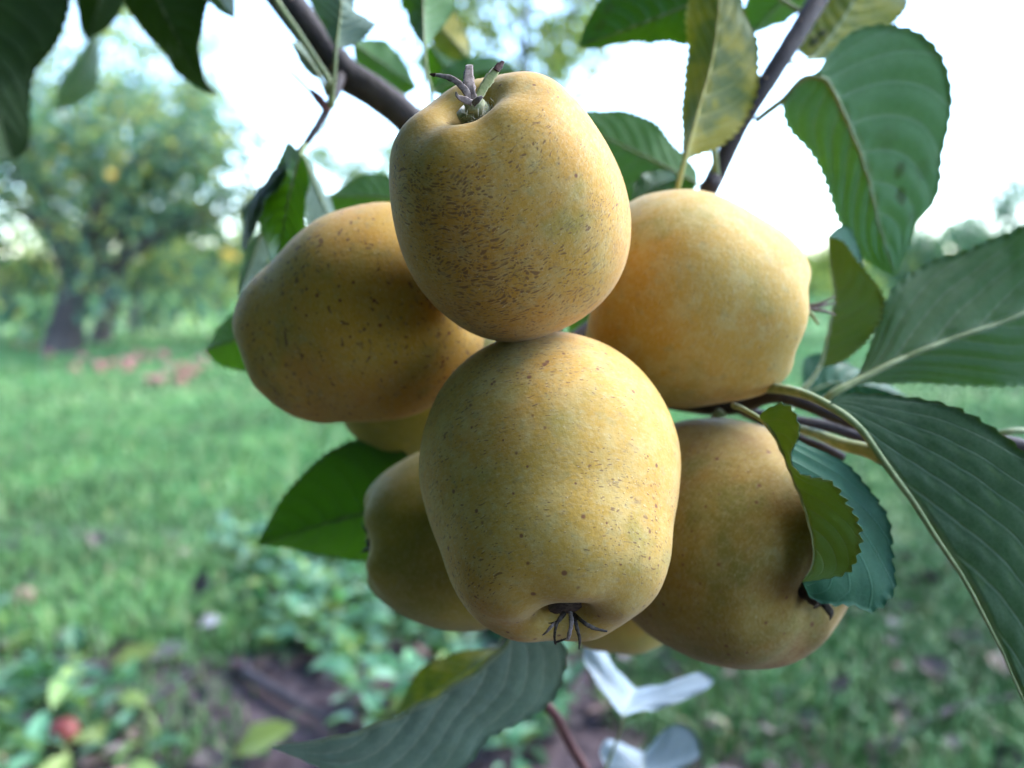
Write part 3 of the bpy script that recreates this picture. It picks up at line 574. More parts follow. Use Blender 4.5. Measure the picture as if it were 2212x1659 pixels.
for pts, w, m in (
    ([(1216, 1322, df + .004), (1205, 1342, df), (1192, 1352, df - .002), (1180, 1366, df - .002), (1172, 1372, df - .001)], [0.0010, 0.0010, 0.0008, 0.0006, 0.0003], 'sepal'),
    ([(1222, 1325, df + .003), (1200, 1345, df - .001), (1185, 1346, df)], [0.0008, 0.0008, 0.0003], 'sepal_dark'),
    ([(1218, 1322, df + .003), (1202, 1350, df - .002), (1198, 1375, df), (1200, 1392, df + .003)], [0.0009, 0.0007, 0.0006, 0.0005], 'sepal_dark'),
    ([(1200, 1388, df + .001), (1216, 1382, df), (1232, 1376, df)], [0.0005, 0.0004, 0.0003], 'sepal_dark'),
    ([(1232, 1322, df + .003), (1234, 1350, df - .002), (1230, 1368, df - .002), (1226, 1382, df - .001)], [0.0009, 0.0010, 0.0009, 0.0007], 'sepal'),
    ([(1238, 1325, df + .003), (1246, 1355, df - .001), (1252, 1380, df), (1251, 1402, df + .001)], [0.0009, 0.0008, 0.0007, 0.0003], 'sepal_dark'),
    ([(1238, 1325, df + .003), (1262, 1345, df - .001), (1286, 1358, df), (1312, 1364, df + .001)], [0.0010, 0.0008, 0.0009, 0.0004], 'sepal_dark')):
    sepal(cal_front, pts, [q * 0.72 for q in w], M[m], flat=0.3)
dr_ = 0.262
for pts, w in (([(1722, 650, dr_), (1752, 660, dr_ - .002), (1780, 652, dr_ - .003), (1804, 640, dr_ - .003)], [.0010, .0009, .0006, .0003]), ([(1722, 655, dr_), (1756, 664, dr_), (1785, 658, dr_), (1806, 654, dr_)], [.0009, .0009, .0007, .0003]),
    ([(1722, 658, dr_), (1750, 668, dr_ - .003), (1782, 672, dr_ - .004), (1806, 681, dr_ - .004)], [.0009, .0008, .0007, .0003]), ([(1724, 662, dr_), (1744, 672, dr_ - .004), (1757, 685, dr_ - .004), (1768, 702, dr_ - .004)], [.0010, .0011, .0009, .0005]), ([(1724, 648, dr_), (1738, 645, dr_ + .003), (1747, 636, dr_ + .003)], [.0008, .0006, .0003])):
    sepal(cal_right, pts, w, M['sepal'] if pts[1][1] < 670 else M['sepal_green'], flat=0.35)

# ------------------------------------------------------------------ the bearing tree: trunk out of frame, bough, twigs, leaves
host = empty('apple_tree', (-1.0, 0.05, 0.0)); setp(host, 'fruit-laden apple tree bough with toothed green leaves round the golden apples', 'tree')
def wood(name, pts, radii, mat, **kw): o = tube(name, px(pts), radii, mat, host, **kw); return add_obco(o)
o = tube('trunk', [(-1.0, 0.05, -0.05), (-0.98, 0.06, 0.5), (-0.90, 0.05, 1.1), (-0.75, 0.0, 1.7)], [0.09, 0.065, 0.055, 0.035], M['trunk'], host, seg=16, n=30, jitter=0.03); add_obco(o)
bough = [(-0.90, 0.05, 1.12), (-0.55, 0.18, 1.13), (-0.25, 0.30, 0.90)] + px([(560, -80, .335), (617, 0, .33), (690, 95, .328), (742, 158, .328), (815, 203, .328), (872, 248, .328), (960, 340, .325), (1080, 500, .318), (1180, 770, .292)])
o = tube('bough', bough, [0.022, 0.019, 0.014, 0.0088, 0.0088, 0.0076, 0.0080, 0.0075, 0.0072, 0.0068, 0.006, 0.004], M['bark_grey'], host, seg=16, n=110, jitter=0.02); add_obco(o)
wood('branch', [(1860, -140, .33), (1767, 0, .318), (1712, 90, .312), (1656, 178, .308), (1600, 267, .306), (1564, 341, .306), (1532, 408, .308), (1440, 560, .312), (1300, 700, .30), (1190, 775, .292)], [0.0042, 0.0038, 0.0036, 0.0034, 0.0032, 0.0033, 0.0040, 0.0038, 0.004, 0.004], M['bark'], seg=12, n=70, jitter=0.025)
wood('twig', [(560, -80, .335), (440, -165, .355), (330, -196, .382), (246, -208, .40), (100, -240, .415), (-40, -240, .418), (-160, -215, .42)], [0.0030, 0.0026, 0.0024, 0.0022, 0.0020, 0.0016, 0.0010], M['bark'], n=40, jitter=0.03)
wood('twig', [(246, -208, .40), (250, -200, .50), (240, -160, .62), (225, -140, .70)], [0.0018, 0.0016, 0.0014, 0.0010], M['bark'], n=24, jitter=0.03)
wood('spur', [(1548, 385, .303), (1533, 398, .302), (1515, 408, .302)], [0.0024, 0.0030, 0.0018], M['bark'], n=10)
wood('twig', [(1190, 775, .292), (1400, 860, .285), (1590, 880, .272), (1674, 855, .262), (1740, 872, .258), (1810, 900, .256), (1930, 935, .258), (2100, 950, .262), (2190, 958, .264), (2270, 985, .266)], [0.0040, 0.0022, 0.0022, 0.0024, 0.0023, 0.0022, 0.0022, 0.0022, 0.0022, 0.0021], M['bark'], seg=12, n=70, jitter=0.03)
wood('twig', [(1600, 885, .28), (1680, 905, .278), (1730, 912, .276), (1795, 922, .276), (1866, 944, .278), (2000, 960, .285)], [0.0016, 0.0019, 0.0020, 0.0020, 0.0019, 0.0012], M['bark'], n=34, jitter=0.03)
wood('twig', [(1600, 890, .285), (1733, 950, .272), (1780, 968, .268), (1822, 988, .268)], [0.0012, 0.0014, 0.0016, 0.0014], M['bark'], n=24, jitter=0.04)
wood('twig', [(735, 165, .322), (722, 205, .312), (700, 250, .305), (664, 305, .30), (640, 334, .30)], [0.0022, 0.0020, 0.0015, 0.0013, 0.0010], M['bark'], n=26, jitter=0.04)
wood('bud', [(672, 196, .305), (690, 215, .304), (706, 238, .304)], [0.0009, 0.0017, 0.0013], M['bark_red'], n=12)
wood('leaf_stalk', [(575, -60, .31), (597, 0, .308), (643, 70, .305), (685, 135, .303), (711, 180, .303), (717, 232, .304)], [0.0012, 0.0012, 0.0012, 0.0012, 0.0013, 0.0014], M['petiole'], n=30)
wood('leaf_stalk', [(738, 241, .31), (780, 252, .314), (838, 269, .322)], [0.0005, 0.0004, 0.0004], M['petiole'], n=14)
wood('leaf_stalk', [(1542, 322, .30), (1545, 350, .301), (1546, 380, .304)], [0.0012, 0.0012, 0.0015], M['petiole'], n=12)
wood('leaf_stalk', [(1700, 920, .266), (1763, 937, .256), (1822, 960, .244), (1881, 976, .236), (1910, 992, .232)], [0.0012, 0.0014, 0.0017, 0.0020, 0.0020], M['petiole'], n=26)
wood('leaf_stalk', [(2230, 930, .26), (2180, 932, .258), (2140, 940, .26)], [0.0011, 0.0010, 0.0010], M['petiole'], n=10)
wood('twig', [(1185, 790, .298), (1165, 1000, .33), (1150, 1250, .352), (1160, 1480, .36), (1178, 1521, .36), (1202, 1548, .36), (1229, 1603, .362), (1262, 1659, .365), (1310, 1760, .37)], [0.0030, 0.0026, 0.0022, 0.0021, 0.0020, 0.0020, 0.0022, 0.0022, 0.0018], M['bark_red'], n=30, jitter=0.03)

TEETH = 26
STALK = {  # where the stalks of leaves with hidden bases meet the wood
    (-30, -190): [(-40, -240, .418), (-36, -215, .41)], (235, -90): [(246, -208, .40), (242, -150, .412)], (310, -80): [(330, -196, .382), (318, -130, .355)], (207, 66): [(240, -160, .62), (226, -50, .645)],
    (1530, -10): [(1745, 35, .317), (1640, -22, .318)], (760, 92): [(748, 162, .333), (752, 125, .37)], (1014, 127): [(1000, 385, .326), (1016, 240, .37)], (928, 95): [(905, 285, .333), (915, 190, .385)], (930, 200): [(915, 300, .33), (922, 250, .355)],
    (905, 440): [(1030, 425, .324), (970, 432, .35)], (565, 702): [(1100, 560, .312), (880, 640, .345), (690, 672, .335)], (905, 1085): [(1170, 785, .294), (1080, 930, .312), (980, 1050, .31)], (1508, 398): [(1530, 418, .312), (1520, 408, .33)], (1362, 445): [(1430, 575, .314), (1385, 500, .325)],
    (1760, -40): [(1800, -55, .325), (1780, -48, .33)], (1750, 132): [(1688, 128, .313), (1722, 136, .325)], (1118, 1350): [(1182, 785, .296), (1150, 1050, .300), (1135, 1230, .284)], (1078, 1402): [(1180, 790, .298), (1160, 1080, .325), (1115, 1300, .335)],
    (1386, 1705): [(1320, 1775, .372), (1360, 1745, .39)], (1230, 790): [(1195, 782, .295), (1215, 796, .315)], (1736, 852): [(1690, 906, .278), (1712, 880, .305)], (695, 175): [(708, 205, .304)], (566, 498): [(640, 334, .30), (600, 430, .318)]}
def leaf(mid, left, right, d, front='under', back='up', dl=0.006, dr=0.006, pet=None, cup=0.0, veinrel=0.00045, pw=0.0011, teeth=0.9, wav=0.0006, seed=None, petmat='petiole', both=None, vn=1.0, sw=0.0):
    """blade spanned between a left margin, the midrib and a right margin, each a curve in space; d = (base, tip) distance"""
    d0, d1 = d
    if pet is None: pet = STALK.get(tuple(mid[0][:2]))
    def lift(pts, off):
        n = len(pts); out = []
        for k, q in enumerate(pts):
            t = k / max(1, n - 1)
            if len(q) == 3: out.append(P(*q)); continue
            dd = d0 * (1 - t) + d1 * t + off * math.sin(math.pi * min(max(t, 0.0), 1.0)) ** 0.7
            out.append(P(q[0], q[1], dd))
        return np.array(out)
    nu, nv = 112, 13
    Cm = catmull(lift(mid, 0), nu); Lm = catmull(lift([mid[0]] + list(left) + [mid[-1]], dl), nu); Rm = catmull(lift([mid[0]] + list(right) + [mid[-1]], dr), nu)
    u = np.linspace(0, 1, nu); r_ = np.random.default_rng(seed if seed is not None else abs(hash((round(mid[0][0]), round(mid[0][1])))) % 9999)
    tooth = (u * TEETH * 1.0) % 1.0; tooth = np.where(tooth < 0.78, tooth / 0.78, (1 - tooth) / 0.22) * np.sin(np.pi * np.clip(u, 0, 1)) ** 0.35
    rows = []
    vv = np.linspace(-1, 1, 2 * nv + 1)
    for v in vv:
        E = Lm if v < 0 else Rm; a = abs(v); B = Cm + (E - Cm) * a
        if a == 1.0:
            w = np.linalg.norm(E - Cm, axis=1, keepdims=True); B = B + norm(E - Cm) * (tooth * 0.0014 * teeth)[:, None] * np.clip(w / 0.006, 0, 1)
        rows.append(B)
    S = np.stack(rows, 1)                                   # nu x nr x 3
    du = np.gradient(S, axis=0); dv = np.gradient(S, axis=1); nn = norm(np.cross(du, dv) + 1e-15)
    cen = S[nu // 2, nv]; facing = np.mean(np.sum(nn * (CC - S), -1)); sgn = 1.0 if facing > 0 else -1.0
    nn = nn * sgn                                            # towards the camera on average
    wid = np.linalg.norm(S[:, 0] - S[:, -1], axis=1)[:, None]
    ph = (u[:, None] * vn - (np.abs(vv) * (0.17 + sw) + vv ** 2 * 0.10)[None, :]) * 9.0 + 0.43 * (vv > 0)[None, :]
    quilt = np.abs(np.sin(np.pi * (ph - 0.5))) ; edge = 1 - np.abs(vv)[None, :] ** 6
    env = np.clip(np.sin(np.pi * u), 0, 1)[:, None] ** 0.5 * np.clip(wid / 0.02, 0, 1)
    h = veinrel * (quilt - 0.5) * edge * env * (1 if front.startswith(('up', 'blue', 'dark')) else -1) * -1
    h = h + cup * wid * (1 - vv[None, :] ** 2) * env
    h = h + wav * np.sin(u[:, None] * 2 * np.pi * r_.uniform(1.5, 3) + r_.uniform(0, 6)) * (vv[None, :] ** 2) * env * np.sign(vv)[None, :] + wav * 0.7 * np.sin(u[:, None] * 2 * np.pi * 5 + r_.uniform(0, 6)) * np.abs(vv)[None, :] ** 3 * env
    S = S + nn * h[..., None]
    th = 0.00013
    A = (S + nn * th).reshape(-1, 3); Bk = (S - nn * th).reshape(-1, 3); nr = 2 * nv + 1; K = nu * nr
    i = np.arange(nu - 1)[:, None] * nr; j = np.arange(nr - 1)[None, :]
    q1 = np.stack([i + j, i + j + 1, i + nr + j + 1, i + nr + j], -1).reshape(-1, 4)
    qa = q1 if sgn < 0 else q1[:, ::-1]; qa = qa[:, ::-1]; qb = qa[:, ::-1] + K
    rimi = np.concatenate([np.arange(nu) * nr, (nu - 1) * nr + np.arange(1, nr), (np.arange(nu - 1)[::-1]) * nr + nr - 1, np.arange(1, nr - 1)[::-1]])
    rn = np.roll(rimi, -1); qr = np.stack([rimi, rn, rn + K, rimi + K], 1)
    if sgn > 0: qr = qr[:, ::-1]
    W = np.vstack([A, Bk]); Q = np.vstack([qa, qb, qr])
    me = mesh_np('leaf', to_local(host, W), Q)
    idx = np.zeros(len(Q), dtype=np.int32); idx[len(qa):] = 1
    me.polygons.foreach_set('material_index', idx)
    UV = np.stack([np.repeat(u, nr) * vn - sw * np.tile(np.abs(vv), nu), np.tile(vv * 0.5 + 0.5, nu)], 1); UV = np.vstack([UV, UV])
    lay = me.uv_layers.new(name='UVMap'); li = np.empty(len(me.loops), dtype=np.int32); me.loops.foreach_get('vertex_index', li)
    lay.data.foreach_set('uv', UV[li].astype(np.float32).ravel())
    o = link('leaf', me, [M[front], M[back]], host); add_obco(o)
    # midrib and stalk in one tapering cord on the underside
    off = nn[:, nv] * (th * 1.2 if front.startswith(('under', 'yellow', 'lime', 'pale')) else -th * 1.5)
    rib = (S[:, nv] + off)[::6]
    pts = list(px(pet)) + list(rib[1:]) if pet else list(rib)
    npet = len(pet) if pet else 0
    rad = [pw * 0.9] * npet + list(np.linspace(pw * 0.75, pw * 0.10, len(pts) - npet))
    t = tube('petiole', pts, rad, M[petmat], o, seg=8, n=70); add_obco(t)
    return o

# --- upper left
leaf([(-30, -190), (-30, 60), (-5, 250), (28, 345)], [(-190, -100), (-210, 100), (-130, 270), (-30, 335)], [(90, -120), (150, -20), (128, 80), (72, 165), (62, 230), (62, 300), (48, 335)], (.40, .43), front='dark', back='dark', dl=-.02, dr=.01)
leaf([(235, -90), (215, 0), (187, 88)], [(150, -60), (166, 10), (176, 60)], [(275, -60), (268, 0), (232, 60)], (.42, .44), front='dark', back='dark')
leaf([(310, -80), (365, 50), (425, 155), (472, 204)], [(250, -70), (270, 0), (303, 55), (350, 112), (400, 168), (440, 196)], [(430, -60), (446, 10), (440, 50), (427, 100), (436, 150), (452, 188)], (.34, .355), front='dark', back='dark', dl=.01, dr=-.004)
leaf([(207, 66), (185, 140), (152, 200), (122, 238)], [(170, 118), (132, 180), (120, 215)], [(212, 120), (204, 190), (165, 225)], (.66, .70), front='under_grey', back='up')
leaf([(508, 42), (470, -5), (420, -70)], [(470, 20), (440, -10), (400, -55)], [(505, 5), (492, -40), (450, -80)], (.33, .34), front='under_grey', back='up', pet=[(692, 222, .306), (655, 182, .31), (610, 138, .316), (560, 90, .324), (525, 55, .33)], pw=.0007)
leaf([(726, 104), (732, 60), (738, 0), (742, -70)], [(702, 60), (678, 15), (664, -40), (700, -75)], [(757, 98), (800, 66), (808, 46), (790, 36), (765, 26), (762, -20), (756, -60)], (.298, .305), front='under_grey', back='up', pet=[(715, 232, .304), (722, 165, .30)], dl=.006, dr=.004)
leaf([(695, 175), (662, 125), (626, 90)], [(660, 150), (640, 115)], [(690, 135), (655, 95)], (.305, .31), front='under_grey', back='up', teeth=0.5)
leaf([(760, 92), (830, 140), (903, 190)], [(798, 86), (842, 96), (870, 132)], [(775, 150), (820, 200), (872, 205)], (.40, .41), front='under', back='up', dl=.004)
leaf([(916, 100), (915, 50), (914, 0), (912, -90)], [(898, 72), (882, 36), (868, -5), (880, -70)], [(930, 88), (950, 60), (972, 28), (982, -5), (960, -70)], (.298, .31), front='under', back='up', dl=.008, dr=.012, pet=[(960, 335, .322), (942, 260, .306), (930, 190, .299), (920, 140, .298)])
leaf([(1014, 127), (985, 95), (950, 58), (925, 15)], [(1012, 92), (996, 50), (966, 12)], [(985, 128), (952, 112), (925, 70)], (.40, .41), front='yellow', back='up')
leaf([(928, 95), (962, 150), (990, 212)], [(992, 105), (1006, 160)], [(908, 130), (938, 195)], (.42, .43), front='up', back='under')
leaf([(930, 200), (1000, 165), (1060, 152), (1117, 155)], [(972, 138), (1030, 125), (1085, 130)], [(980, 212), (1040, 195), (1092, 178)], (.38, .385), front='up', back='under')
# --- left, round the left apple
leaf([(648, 332), (628, 410), (612, 490), (594, 572)], [(620, 312), (602, 362), (566, 418), (562, 470), (580, 545)], [(664, 365), (658, 440), (654, 520)], (.292, .30), front='up', back='under', dl=.012, dr=-.004, pet=[(660, 308, .30)])
leaf([(652, 332), (684, 410), (724, 500)], [(656, 400), (664, 470), (695, 512)], [(672, 358), (700, 410), (722, 462)], (.306, .312), front='under_grey', back='up', dl=-.002, dr=.006)
leaf([(636, 336), (600, 378), (558, 432), (537, 480), (525, 545)], [(586, 378), (546, 424), (528, 460), (523, 505)], [(606, 396), (568, 442), (552, 490), (534, 530)], (.30, .305), front='dark', back='under', dl=.01, dr=-.004, pw=.0007)
leaf([(566, 498), (546, 560), (516, 650)], [(540, 525), (524, 575), (516, 615)], [(580, 540), (566, 588), (538, 618)], (.325, .33), front='under_grey', back='up')
leaf([(905, 440), (805, 425), (704, 426)], [(850, 480), (760, 495), (718, 465)], [(855, 388), (808, 374), (745, 400)], (.375, .385), front='under', back='up', teeth=.8)
leaf([(565, 702), (500, 736), (443, 757)], [(550, 790), (505, 797), (465, 781)], [(530, 664), (495, 688), (465, 722)], (.325, .335), front='under', back='up', dl=.004, dr=.008)
leaf([(905, 1085), (800, 1106), (690, 1135), (556, 1176)], [(860, 1205), (770, 1208), (690, 1196), (615, 1181)], [(860, 960), (770, 952), (710, 980), (650, 1034), (602, 1090), (580, 1130)], (.30, .315), front='up', back='under', dl=.008, dr=.008, wav=.0003)
# --- upper right
leaf([(1530, -10), (1474, 16), (1375, 55), (1250, 101)], [(1490, 92), (1440, 89), (1386, 88), (1335, 93), (1295, 104)], [(1500, -70), (1380, -60), (1296, 8), (1264, 62)], (.312, .322), front='up_spot', back='up')
leaf([(1478, 350), (1508, 240), (1542, 110), (1560, -80)], [(1474, 305), (1478, 220), (1486, 110), (1490, 0), (1515, -60)], [(1500, 337), (1552, 316), (1612, 255), (1636, 140), (1631, 75), (1598, 0), (1585, -50)], (.282, .296), front='yellow', back='up', dl=.008, dr=.006, pet=[(1462, 420, .285), (1470, 380, .283)], petmat='petiole_y')
leaf([(1760, -40), (1690, 5), (1622, 75)], [(1640, -40), (1612, 10), (1612, 45)], [(1745, 5), (1708, 36), (1665, 57)], (.335, .34), front='under', back='up')
leaf([(1750, 132), (1800, 70), (1850, -10), (1885, -90)], [(1722, 100), (1738, 50), (1768, 0), (1830, -70)], [(1795, 125), (1870, 100), (1930, 48), (1960, 0), (1930, -70)], (.335, .345), front='yellow_hole', back='up')
leaf([(1769, 151), (1807, 214), (1837, 282), (1858, 335), (1878, 401), (1898, 487), (1934, 598)], [(1733, 178), (1694, 229), (1706, 276), (1748, 323), (1778, 371), (1796, 430), (1818, 487), (1852, 542), (1898, 580)],
     [(1792, 119), (1831, 77), (1881, 58), (1941, 58), (1979, 71), (2015, 104), (2042, 148), (2055, 208), (2048, 267), (2036, 341), (2030, 401), (2012, 445), (1982, 481), (1958, 540)], (.292, .302), front='under_spot', back='up', dl=.003, dr=.004, pet=[(1632, 262, .306), (1660, 240, .303), (1694, 214, .298), (1739, 168, .294)], pw=.0013, veinrel=.0012, vn=0.82, sw=0.06)
leaf([(1508, 398), (1400, 342), (1290, 292), (1190, 262)], [(1470, 448), (1390, 455), (1300, 400), (1230, 325)], [(1502, 366), (1464, 322), (1410, 266), (1336, 240), (1255, 244)], (.345, .355), front='under', back='up', dl=-.004, dr=.004)
leaf([(1362, 445), (1418, 402), (1464, 384)], [(1392, 445), (1445, 432), (1464, 410)], [(1380, 388), (1418, 370), (1450, 372)], (.33, .335), front='up', back='under')
leaf([(1775, 793), (1784, 754), (1800, 671), (1805, 637), (1798, 588), (1789, 511)], [(1812, 768, .292), (1858, 700, .298), (1872, 620, .300), (1858, 545, .298), (1838, 496, .296), (1815, 490, .292)],
     [(1804, 786), (1828, 773), (1862, 743), (1882, 718), (1899, 691), (1906, 649), (1896, 622), (1873, 595), (1842, 554), (1818, 522)], (.276, .284), front='lime', back='blue', dr=-.006, pet=[(1733, 844, .272), (1757, 816, .274)], pw=.0011)
leaf([(1812, 842), (1866, 816), (1939, 779), (2013, 749), (2086, 722), (2160, 698), (2212, 676), (2340, 610)], [(1873, 826), (1915, 826), (1988, 826), (2062, 830), (2160, 831), (2225, 826), (2300, 780), (2340, 680)],
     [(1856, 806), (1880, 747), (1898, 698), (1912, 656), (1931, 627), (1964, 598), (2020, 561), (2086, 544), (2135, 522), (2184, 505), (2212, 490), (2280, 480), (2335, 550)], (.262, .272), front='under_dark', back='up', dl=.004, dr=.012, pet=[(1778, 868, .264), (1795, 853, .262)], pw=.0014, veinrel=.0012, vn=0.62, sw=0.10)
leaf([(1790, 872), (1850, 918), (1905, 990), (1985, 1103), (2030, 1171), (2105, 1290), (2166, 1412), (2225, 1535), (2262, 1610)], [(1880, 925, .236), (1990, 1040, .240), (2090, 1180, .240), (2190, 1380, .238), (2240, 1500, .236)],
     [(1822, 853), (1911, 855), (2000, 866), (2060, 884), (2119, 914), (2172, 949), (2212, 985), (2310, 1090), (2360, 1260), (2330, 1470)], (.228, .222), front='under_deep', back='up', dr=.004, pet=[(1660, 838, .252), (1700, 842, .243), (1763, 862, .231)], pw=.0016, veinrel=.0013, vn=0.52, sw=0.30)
leaf([(1640, 900), (1668, 931), (1690, 972), (1713, 1029), (1734, 1082), (1749, 1132), (1758, 1177), (1756, 1222), (1733, 1258)],
     [(1722, 948, .224), (1778, 972, .226), (1822, 1005, .228), (1873, 1058, .229), (1902, 1103, .229), (1923, 1153, .228), (1935, 1207, .226), (1930, 1263, .224), (1908, 1296, .222), (1876, 1318, .220), (1840, 1304, .218), (1795, 1303, .216), (1756, 1292, .215)],
     [(1652, 888), (1668, 881), (1690, 876), (1710, 889), (1721, 919), (1718, 948), (1712, 978), (1722, 1002), (1757, 1029), (1792, 1049), (1813, 1073), (1837, 1109), (1852, 1144), (1853, 1183), (1843, 1210), (1830, 1232), (1790, 1247)],
     (.222, .212), front='lime', back='blue', dr=-.006, pet=[(1585, 876, .245), (1612, 887, .232)], pw=.0010, wav=.0009, teeth=1.1, both='split')
leaf([(1736, 852), (1800, 828), (1880, 834), (1960, 858)], [(1800, 872), (1880, 872), (1930, 866)], [(1742, 775), (1800, 772), (1860, 800), (1920, 832)], (.335, .345), front='blue', back='under')
# --- bottom
leaf([(1118, 1350), (1098, 1387), (1037, 1445), (961, 1494), (900, 1528), (823, 1561), (747, 1589), (640, 1607), (585, 1614)], [(1100, 1412, .276), (1030, 1480, .284), (900, 1560, .288), (720, 1610, .282)],
     [(1175, 1362), (1216, 1392), (1220, 1440), (1196, 1508), (1129, 1553), (1052, 1594), (1004, 1655), (910, 1715), (780, 1705), (680, 1652)], (.262, .256), front='under_grey', back='up', dr=.006, pw=.0012, veinrel=.0016, vn=0.72, sw=0.22)
leaf([(1078, 1402), (980, 1468), (858, 1543)], [(1050, 1475), (960, 1535), (900, 1555)], [(1050, 1404), (1010, 1408), (952, 1424), (902, 1455), (878, 1498)], (.335, .345), front='yellow', back='up')
leaf([(1344, 1548), (1358, 1515), (1374, 1488)], [(1306, 1502), (1280, 1462), (1264, 1422), (1270, 1385), (1290, 1382), (1310, 1424), (1350, 1466)], [(1386, 1535), (1432, 1527), (1490, 1507), (1530, 1488), (1540, 1468), (1515, 1450), (1488, 1460), (1462, 1477), (1410, 1482)], (.345, .37), front='pale', back='under_grey', dl=.008, dr=.008, pet=[(1296, 1700, .36), (1312, 1652, .356), (1328, 1610, .352), (1344, 1565, .347)], pw=.0010, teeth=0.3, veinrel=.0003, wav=.001)
leaf([(1386, 1705), (1388, 1660), (1391, 1626)], [(1330, 1680), (1298, 1625), (1310, 1600), (1340, 1604), (1375, 1620)], [(1450, 1670), (1513, 1628), (1502, 1585), (1468, 1565), (1428, 1586), (1402, 1615)], (.40, .42), front='pale', back='under_grey', dl=.006, dr=.006, teeth=0.3, veinrel=.0003)
leaf([(1230, 790), (1268, 712), (1292, 640)], [(1225, 740), (1240, 680)], [(1290, 740), (1310, 680)], (.33, .335), front='under', back='up')

# unseen crown of the bearing tree: leaf lobes added to shade ground and fruit
def shade_crown():
    r_ = np.random.default_rng(77); parts = []
    for C, rad, n in (((-0.65, 0.0, 1.60), (1.15, 1.0, 0.42), 4200), ((-0.50, -0.85, 1.05), (1.35, 0.55, 1.0), 9000), ((-0.80, 0.05, 0.85), (0.55, 0.55, 0.65), 4200)):  # low lobes behind and left of the camera cut the frontal sky light
        dirs = norm(r_.standard_normal((n, 3))); parts.append(np.array(C) + dirs * np.array(rad) * (r_.uniform(0.15, 1, n) ** 0.5)[:, None] + r_.standard_normal((n, 3)) * 0.04)
    pos = np.vstack(parts); pos = pos[pos[:, 2] > 0.12]
    q = pos - CC; z = q @ VF; xx = q @ VR / np.maximum(z, 1e-3); yy = q @ VU / np.maximum(z, 1e-3)
    pos = pos[~((z > 0) & (np.abs(xx) < 0.75) & (yy < 0.60))]; n = len(pos)      # none of these boughs hangs into the view
    V, T, tt = leaf_cards(pos, norm(r_.standard_normal((n, 3)) + [0, 0, -0.4]), norm(r_.standard_normal((n, 3)) * 0.5 + [0, 0, 1]), 0.095, 0.058, pick(GREENS[:4], n, [0.3, 0.35, 0.25, 0.1]))
    tinted('crown', V, T, tt, M['fol'], host)
    for e in ((-1.5, -0.5, 1.7), (-0.4, -0.8, 1.6), (0.3, 0.0, 1.6), (-0.6, 0.6, 1.7), (-0.2, -1.2, 1.1), (-1.0, -1.1, 1.0)):
        o = tube('limb', [(-0.90, 0.03, 1.15), ((-0.78 + e[0]) / 2, e[1] / 2, e[2] * 0.5 + 0.75), e], [0.03, 0.018, 0.006], M['trunk'], host, seg=8, n=14); add_obco(o)
shade_crown()

# ------------------------------------------------------------------ windfalls and other small things on the ground
def small_apple_mesh(name, D, seed):
    pr = apple_profile(0.1)[::3]; nr = 24; ang = np.linspace(0, 2 * math.pi, nr, endpoint=False)
    V = np.stack([pr[:, 0][:, None] * np.cos(ang), pr[:, 0][:, None] * np.sin(ang), np.broadcast_to(pr[:, 1][:, None] * 0.92, (len(pr), nr))], -1).reshape(-1, 3)
    V = V * (1 + 0.03 * fbm(V * 4, seed, 2))[:, None] * D
    n = len(pr); i = np.arange(n - 1)[:, None] * nr; j = np.arange(nr)[None, :]; j2 = (j + 1) % nr
    me = mesh_np(name, V, np.stack([i + j, i + j2, i + nr + j2, i + nr + j], -1).reshape(-1, 4)); vattr(me, 'obco', V); return me
def stem_mesh(D):
    V, Q, T = tube_geo(np.array([(0, 0, -0.28 * D), (0.02 * D, 0, -0.42 * D), (0.07 * D, 0, -0.58 * D)]), [0.02 * D, 0.016 * D, 0.02 * D], n=6, seg=6)
    me = mesh_np('stem', V, Q, T); vattr(me, 'obco', V); return me
PROTO = {}
def windfall(x, y, z, D, kind, label, group=None, name='fallen_apple', rot=None):
    key = (kind, round(D, 3))
    if key not in PROTO:
        a = small_apple_mesh('body', D, len(PROTO) + 3); a.materials.append(M[kind]); b = stem_mesh(D); b.materials.append(M['bark']); PROTO[key] = (a, b)
    root = empty(name, (x, y, z)); root.rotation_euler = rot or (rng.uniform(0, 3), rng.uniform(0, 3), rng.uniform(0, 6)); setp(root, label, 'apple', group)
    for nm, me in zip(('body', 'stem'), PROTO[key]):
        o = bpy.data.objects.new(nm, me); COL.objects.link(o); o.parent = root
band = [(40, 748), (75, 745), (98, 752), (108, 757), (205, 780), (215, 792), (232, 772), (262, 772), (280, 775), (292, 768), (300, 758), (325, 755), (345, 762), (358, 768), (372, 780), (390, 792), (330, 810), (345, 815), (398, 822), (425, 770), (436, 778), (415, 800), (440, 760), (270, 790), (185, 765), (160, 790), (470, 765), (490, 775)]
for k, (x, y) in enumerate(band):
    g = G(x + rng.uniform(-9, 9), y + rng.uniform(6, 24))
    windfall(g[0], g[1], 0.022 + 0.008 * (k % 2), 0.062 if k % 3 else 0.074, 'red' if k % 5 in (0, 1, 3) else 'pink', 'red windfall apple in the scatter below the far left tree', 'red windfalls below the far left tree')
for (x, y, D, kind, lab) in ((140, 1612, 0.040, 'darkred', 'dark red fallen apple in the weeds at the bottom left corner'), (258, 1740, 0.065, 'dullpink', 'pinkish fallen apple at the bottom edge right of the dark red one'), (52, 1290, 0.05, 'dullpink', 'pinkish fallen apple near the left edge above the weeds')):
    g = G(x, y + 30); windfall(g[0], g[1], D * 0.40 + (0.02 if kind == 'darkred' else 0.0), D, kind, lab)
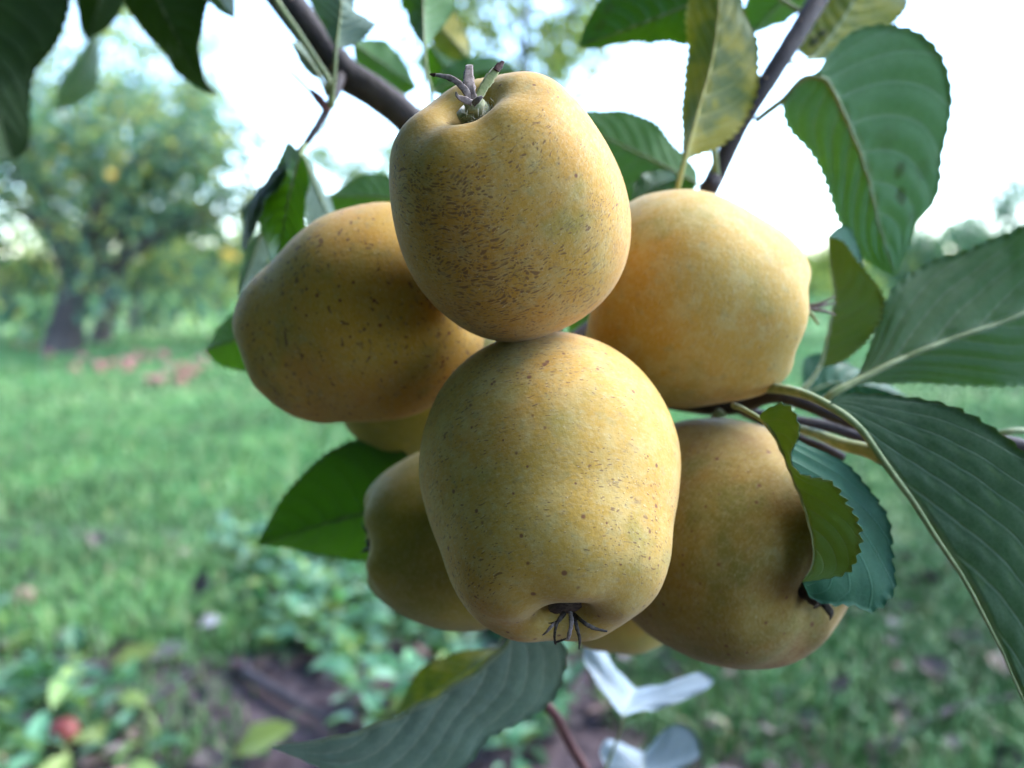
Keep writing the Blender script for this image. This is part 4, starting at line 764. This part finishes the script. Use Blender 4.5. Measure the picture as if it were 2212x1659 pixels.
# a few golden apples hanging in the far left tree
for k, (x, y, d) in enumerate(((238, 378, 6.4), (488, 548, 6.9), (505, 556, 7.0))):
    q = P(x, y, d); windfall(q[0], q[1], q[2], 0.07, 'ygold', 'yellow apple hanging in the crown of the far left tree', 'yellow apples in the far left tree', name='hanging_apple', rot=(R(180 + rng.uniform(-25, 25)), rng.uniform(-.4, .4), 0))
# fallen twigs and leaves one can pick out
def ground_stick(pts, r, label):
    q = [G(x, y) + np.array([0, 0, r + 0.012]) for x, y in pts]; c = q[0]; o = tube('fallen_twig', np.array(q) - c, [r, r * 0.85, r * 0.5], M['bark'], None, n=16, jitter=0.05); o.location = c; add_obco(o); setp(o, label, 'twig')
ground_stick([(530, 1480), (620, 1535), (720, 1592)], 0.009, 'thick purple-brown fallen twig left of the folded bottom leaf')
ground_stick([(300, 1560), (400, 1490), (470, 1440)], 0.006, 'thin fallen twig lying in the weeds at lower left')
ground_stick([(1950, 1620), (2060, 1560), (2190, 1530)], 0.007, 'grey fallen twig on the ground at lower right')
def ground_leaf(x, y, L, col, label, az, tilt=0.25):
    g = G(x, y) + np.array([0, 0, 0.03]); N = 9
    d = np.array([[math.cos(az), math.sin(az), tilt]]); V, T, C = leaf_cards(np.zeros((1, 3)) - norm(d) * L * 0.5, d, np.array([[0.1, -0.3, 1.0]]), L, L * 0.62, np.array([col]), fold=0.12, droop=0.12)
    top = V + [0, 0, 0.0006]; V2 = np.vstack([top, V]); T2 = np.vstack([T, T[:, ::-1] + len(V)]); o = tinted('fallen_leaf', V2, T2, np.vstack([C, C]), M['weed']); o.location = g; setp(o, label, 'leaf')
ground_leaf(290, 1455, 0.075, (0.17, 0.21, 0.04), 'yellow-green fallen leaf left of the thick fallen twig', 0.3, 0.35)
ground_leaf(570, 1642, 0.085, (0.18, 0.23, 0.045), 'yellow-green fallen leaf at the bottom edge by the folded leaf tip', 0.2, 0.5)
ground_leaf(455, 1378, 0.05, (0.42, 0.38, 0.46), 'small pale lilac fallen leaf on the bare soil', 0.5, 0.2)
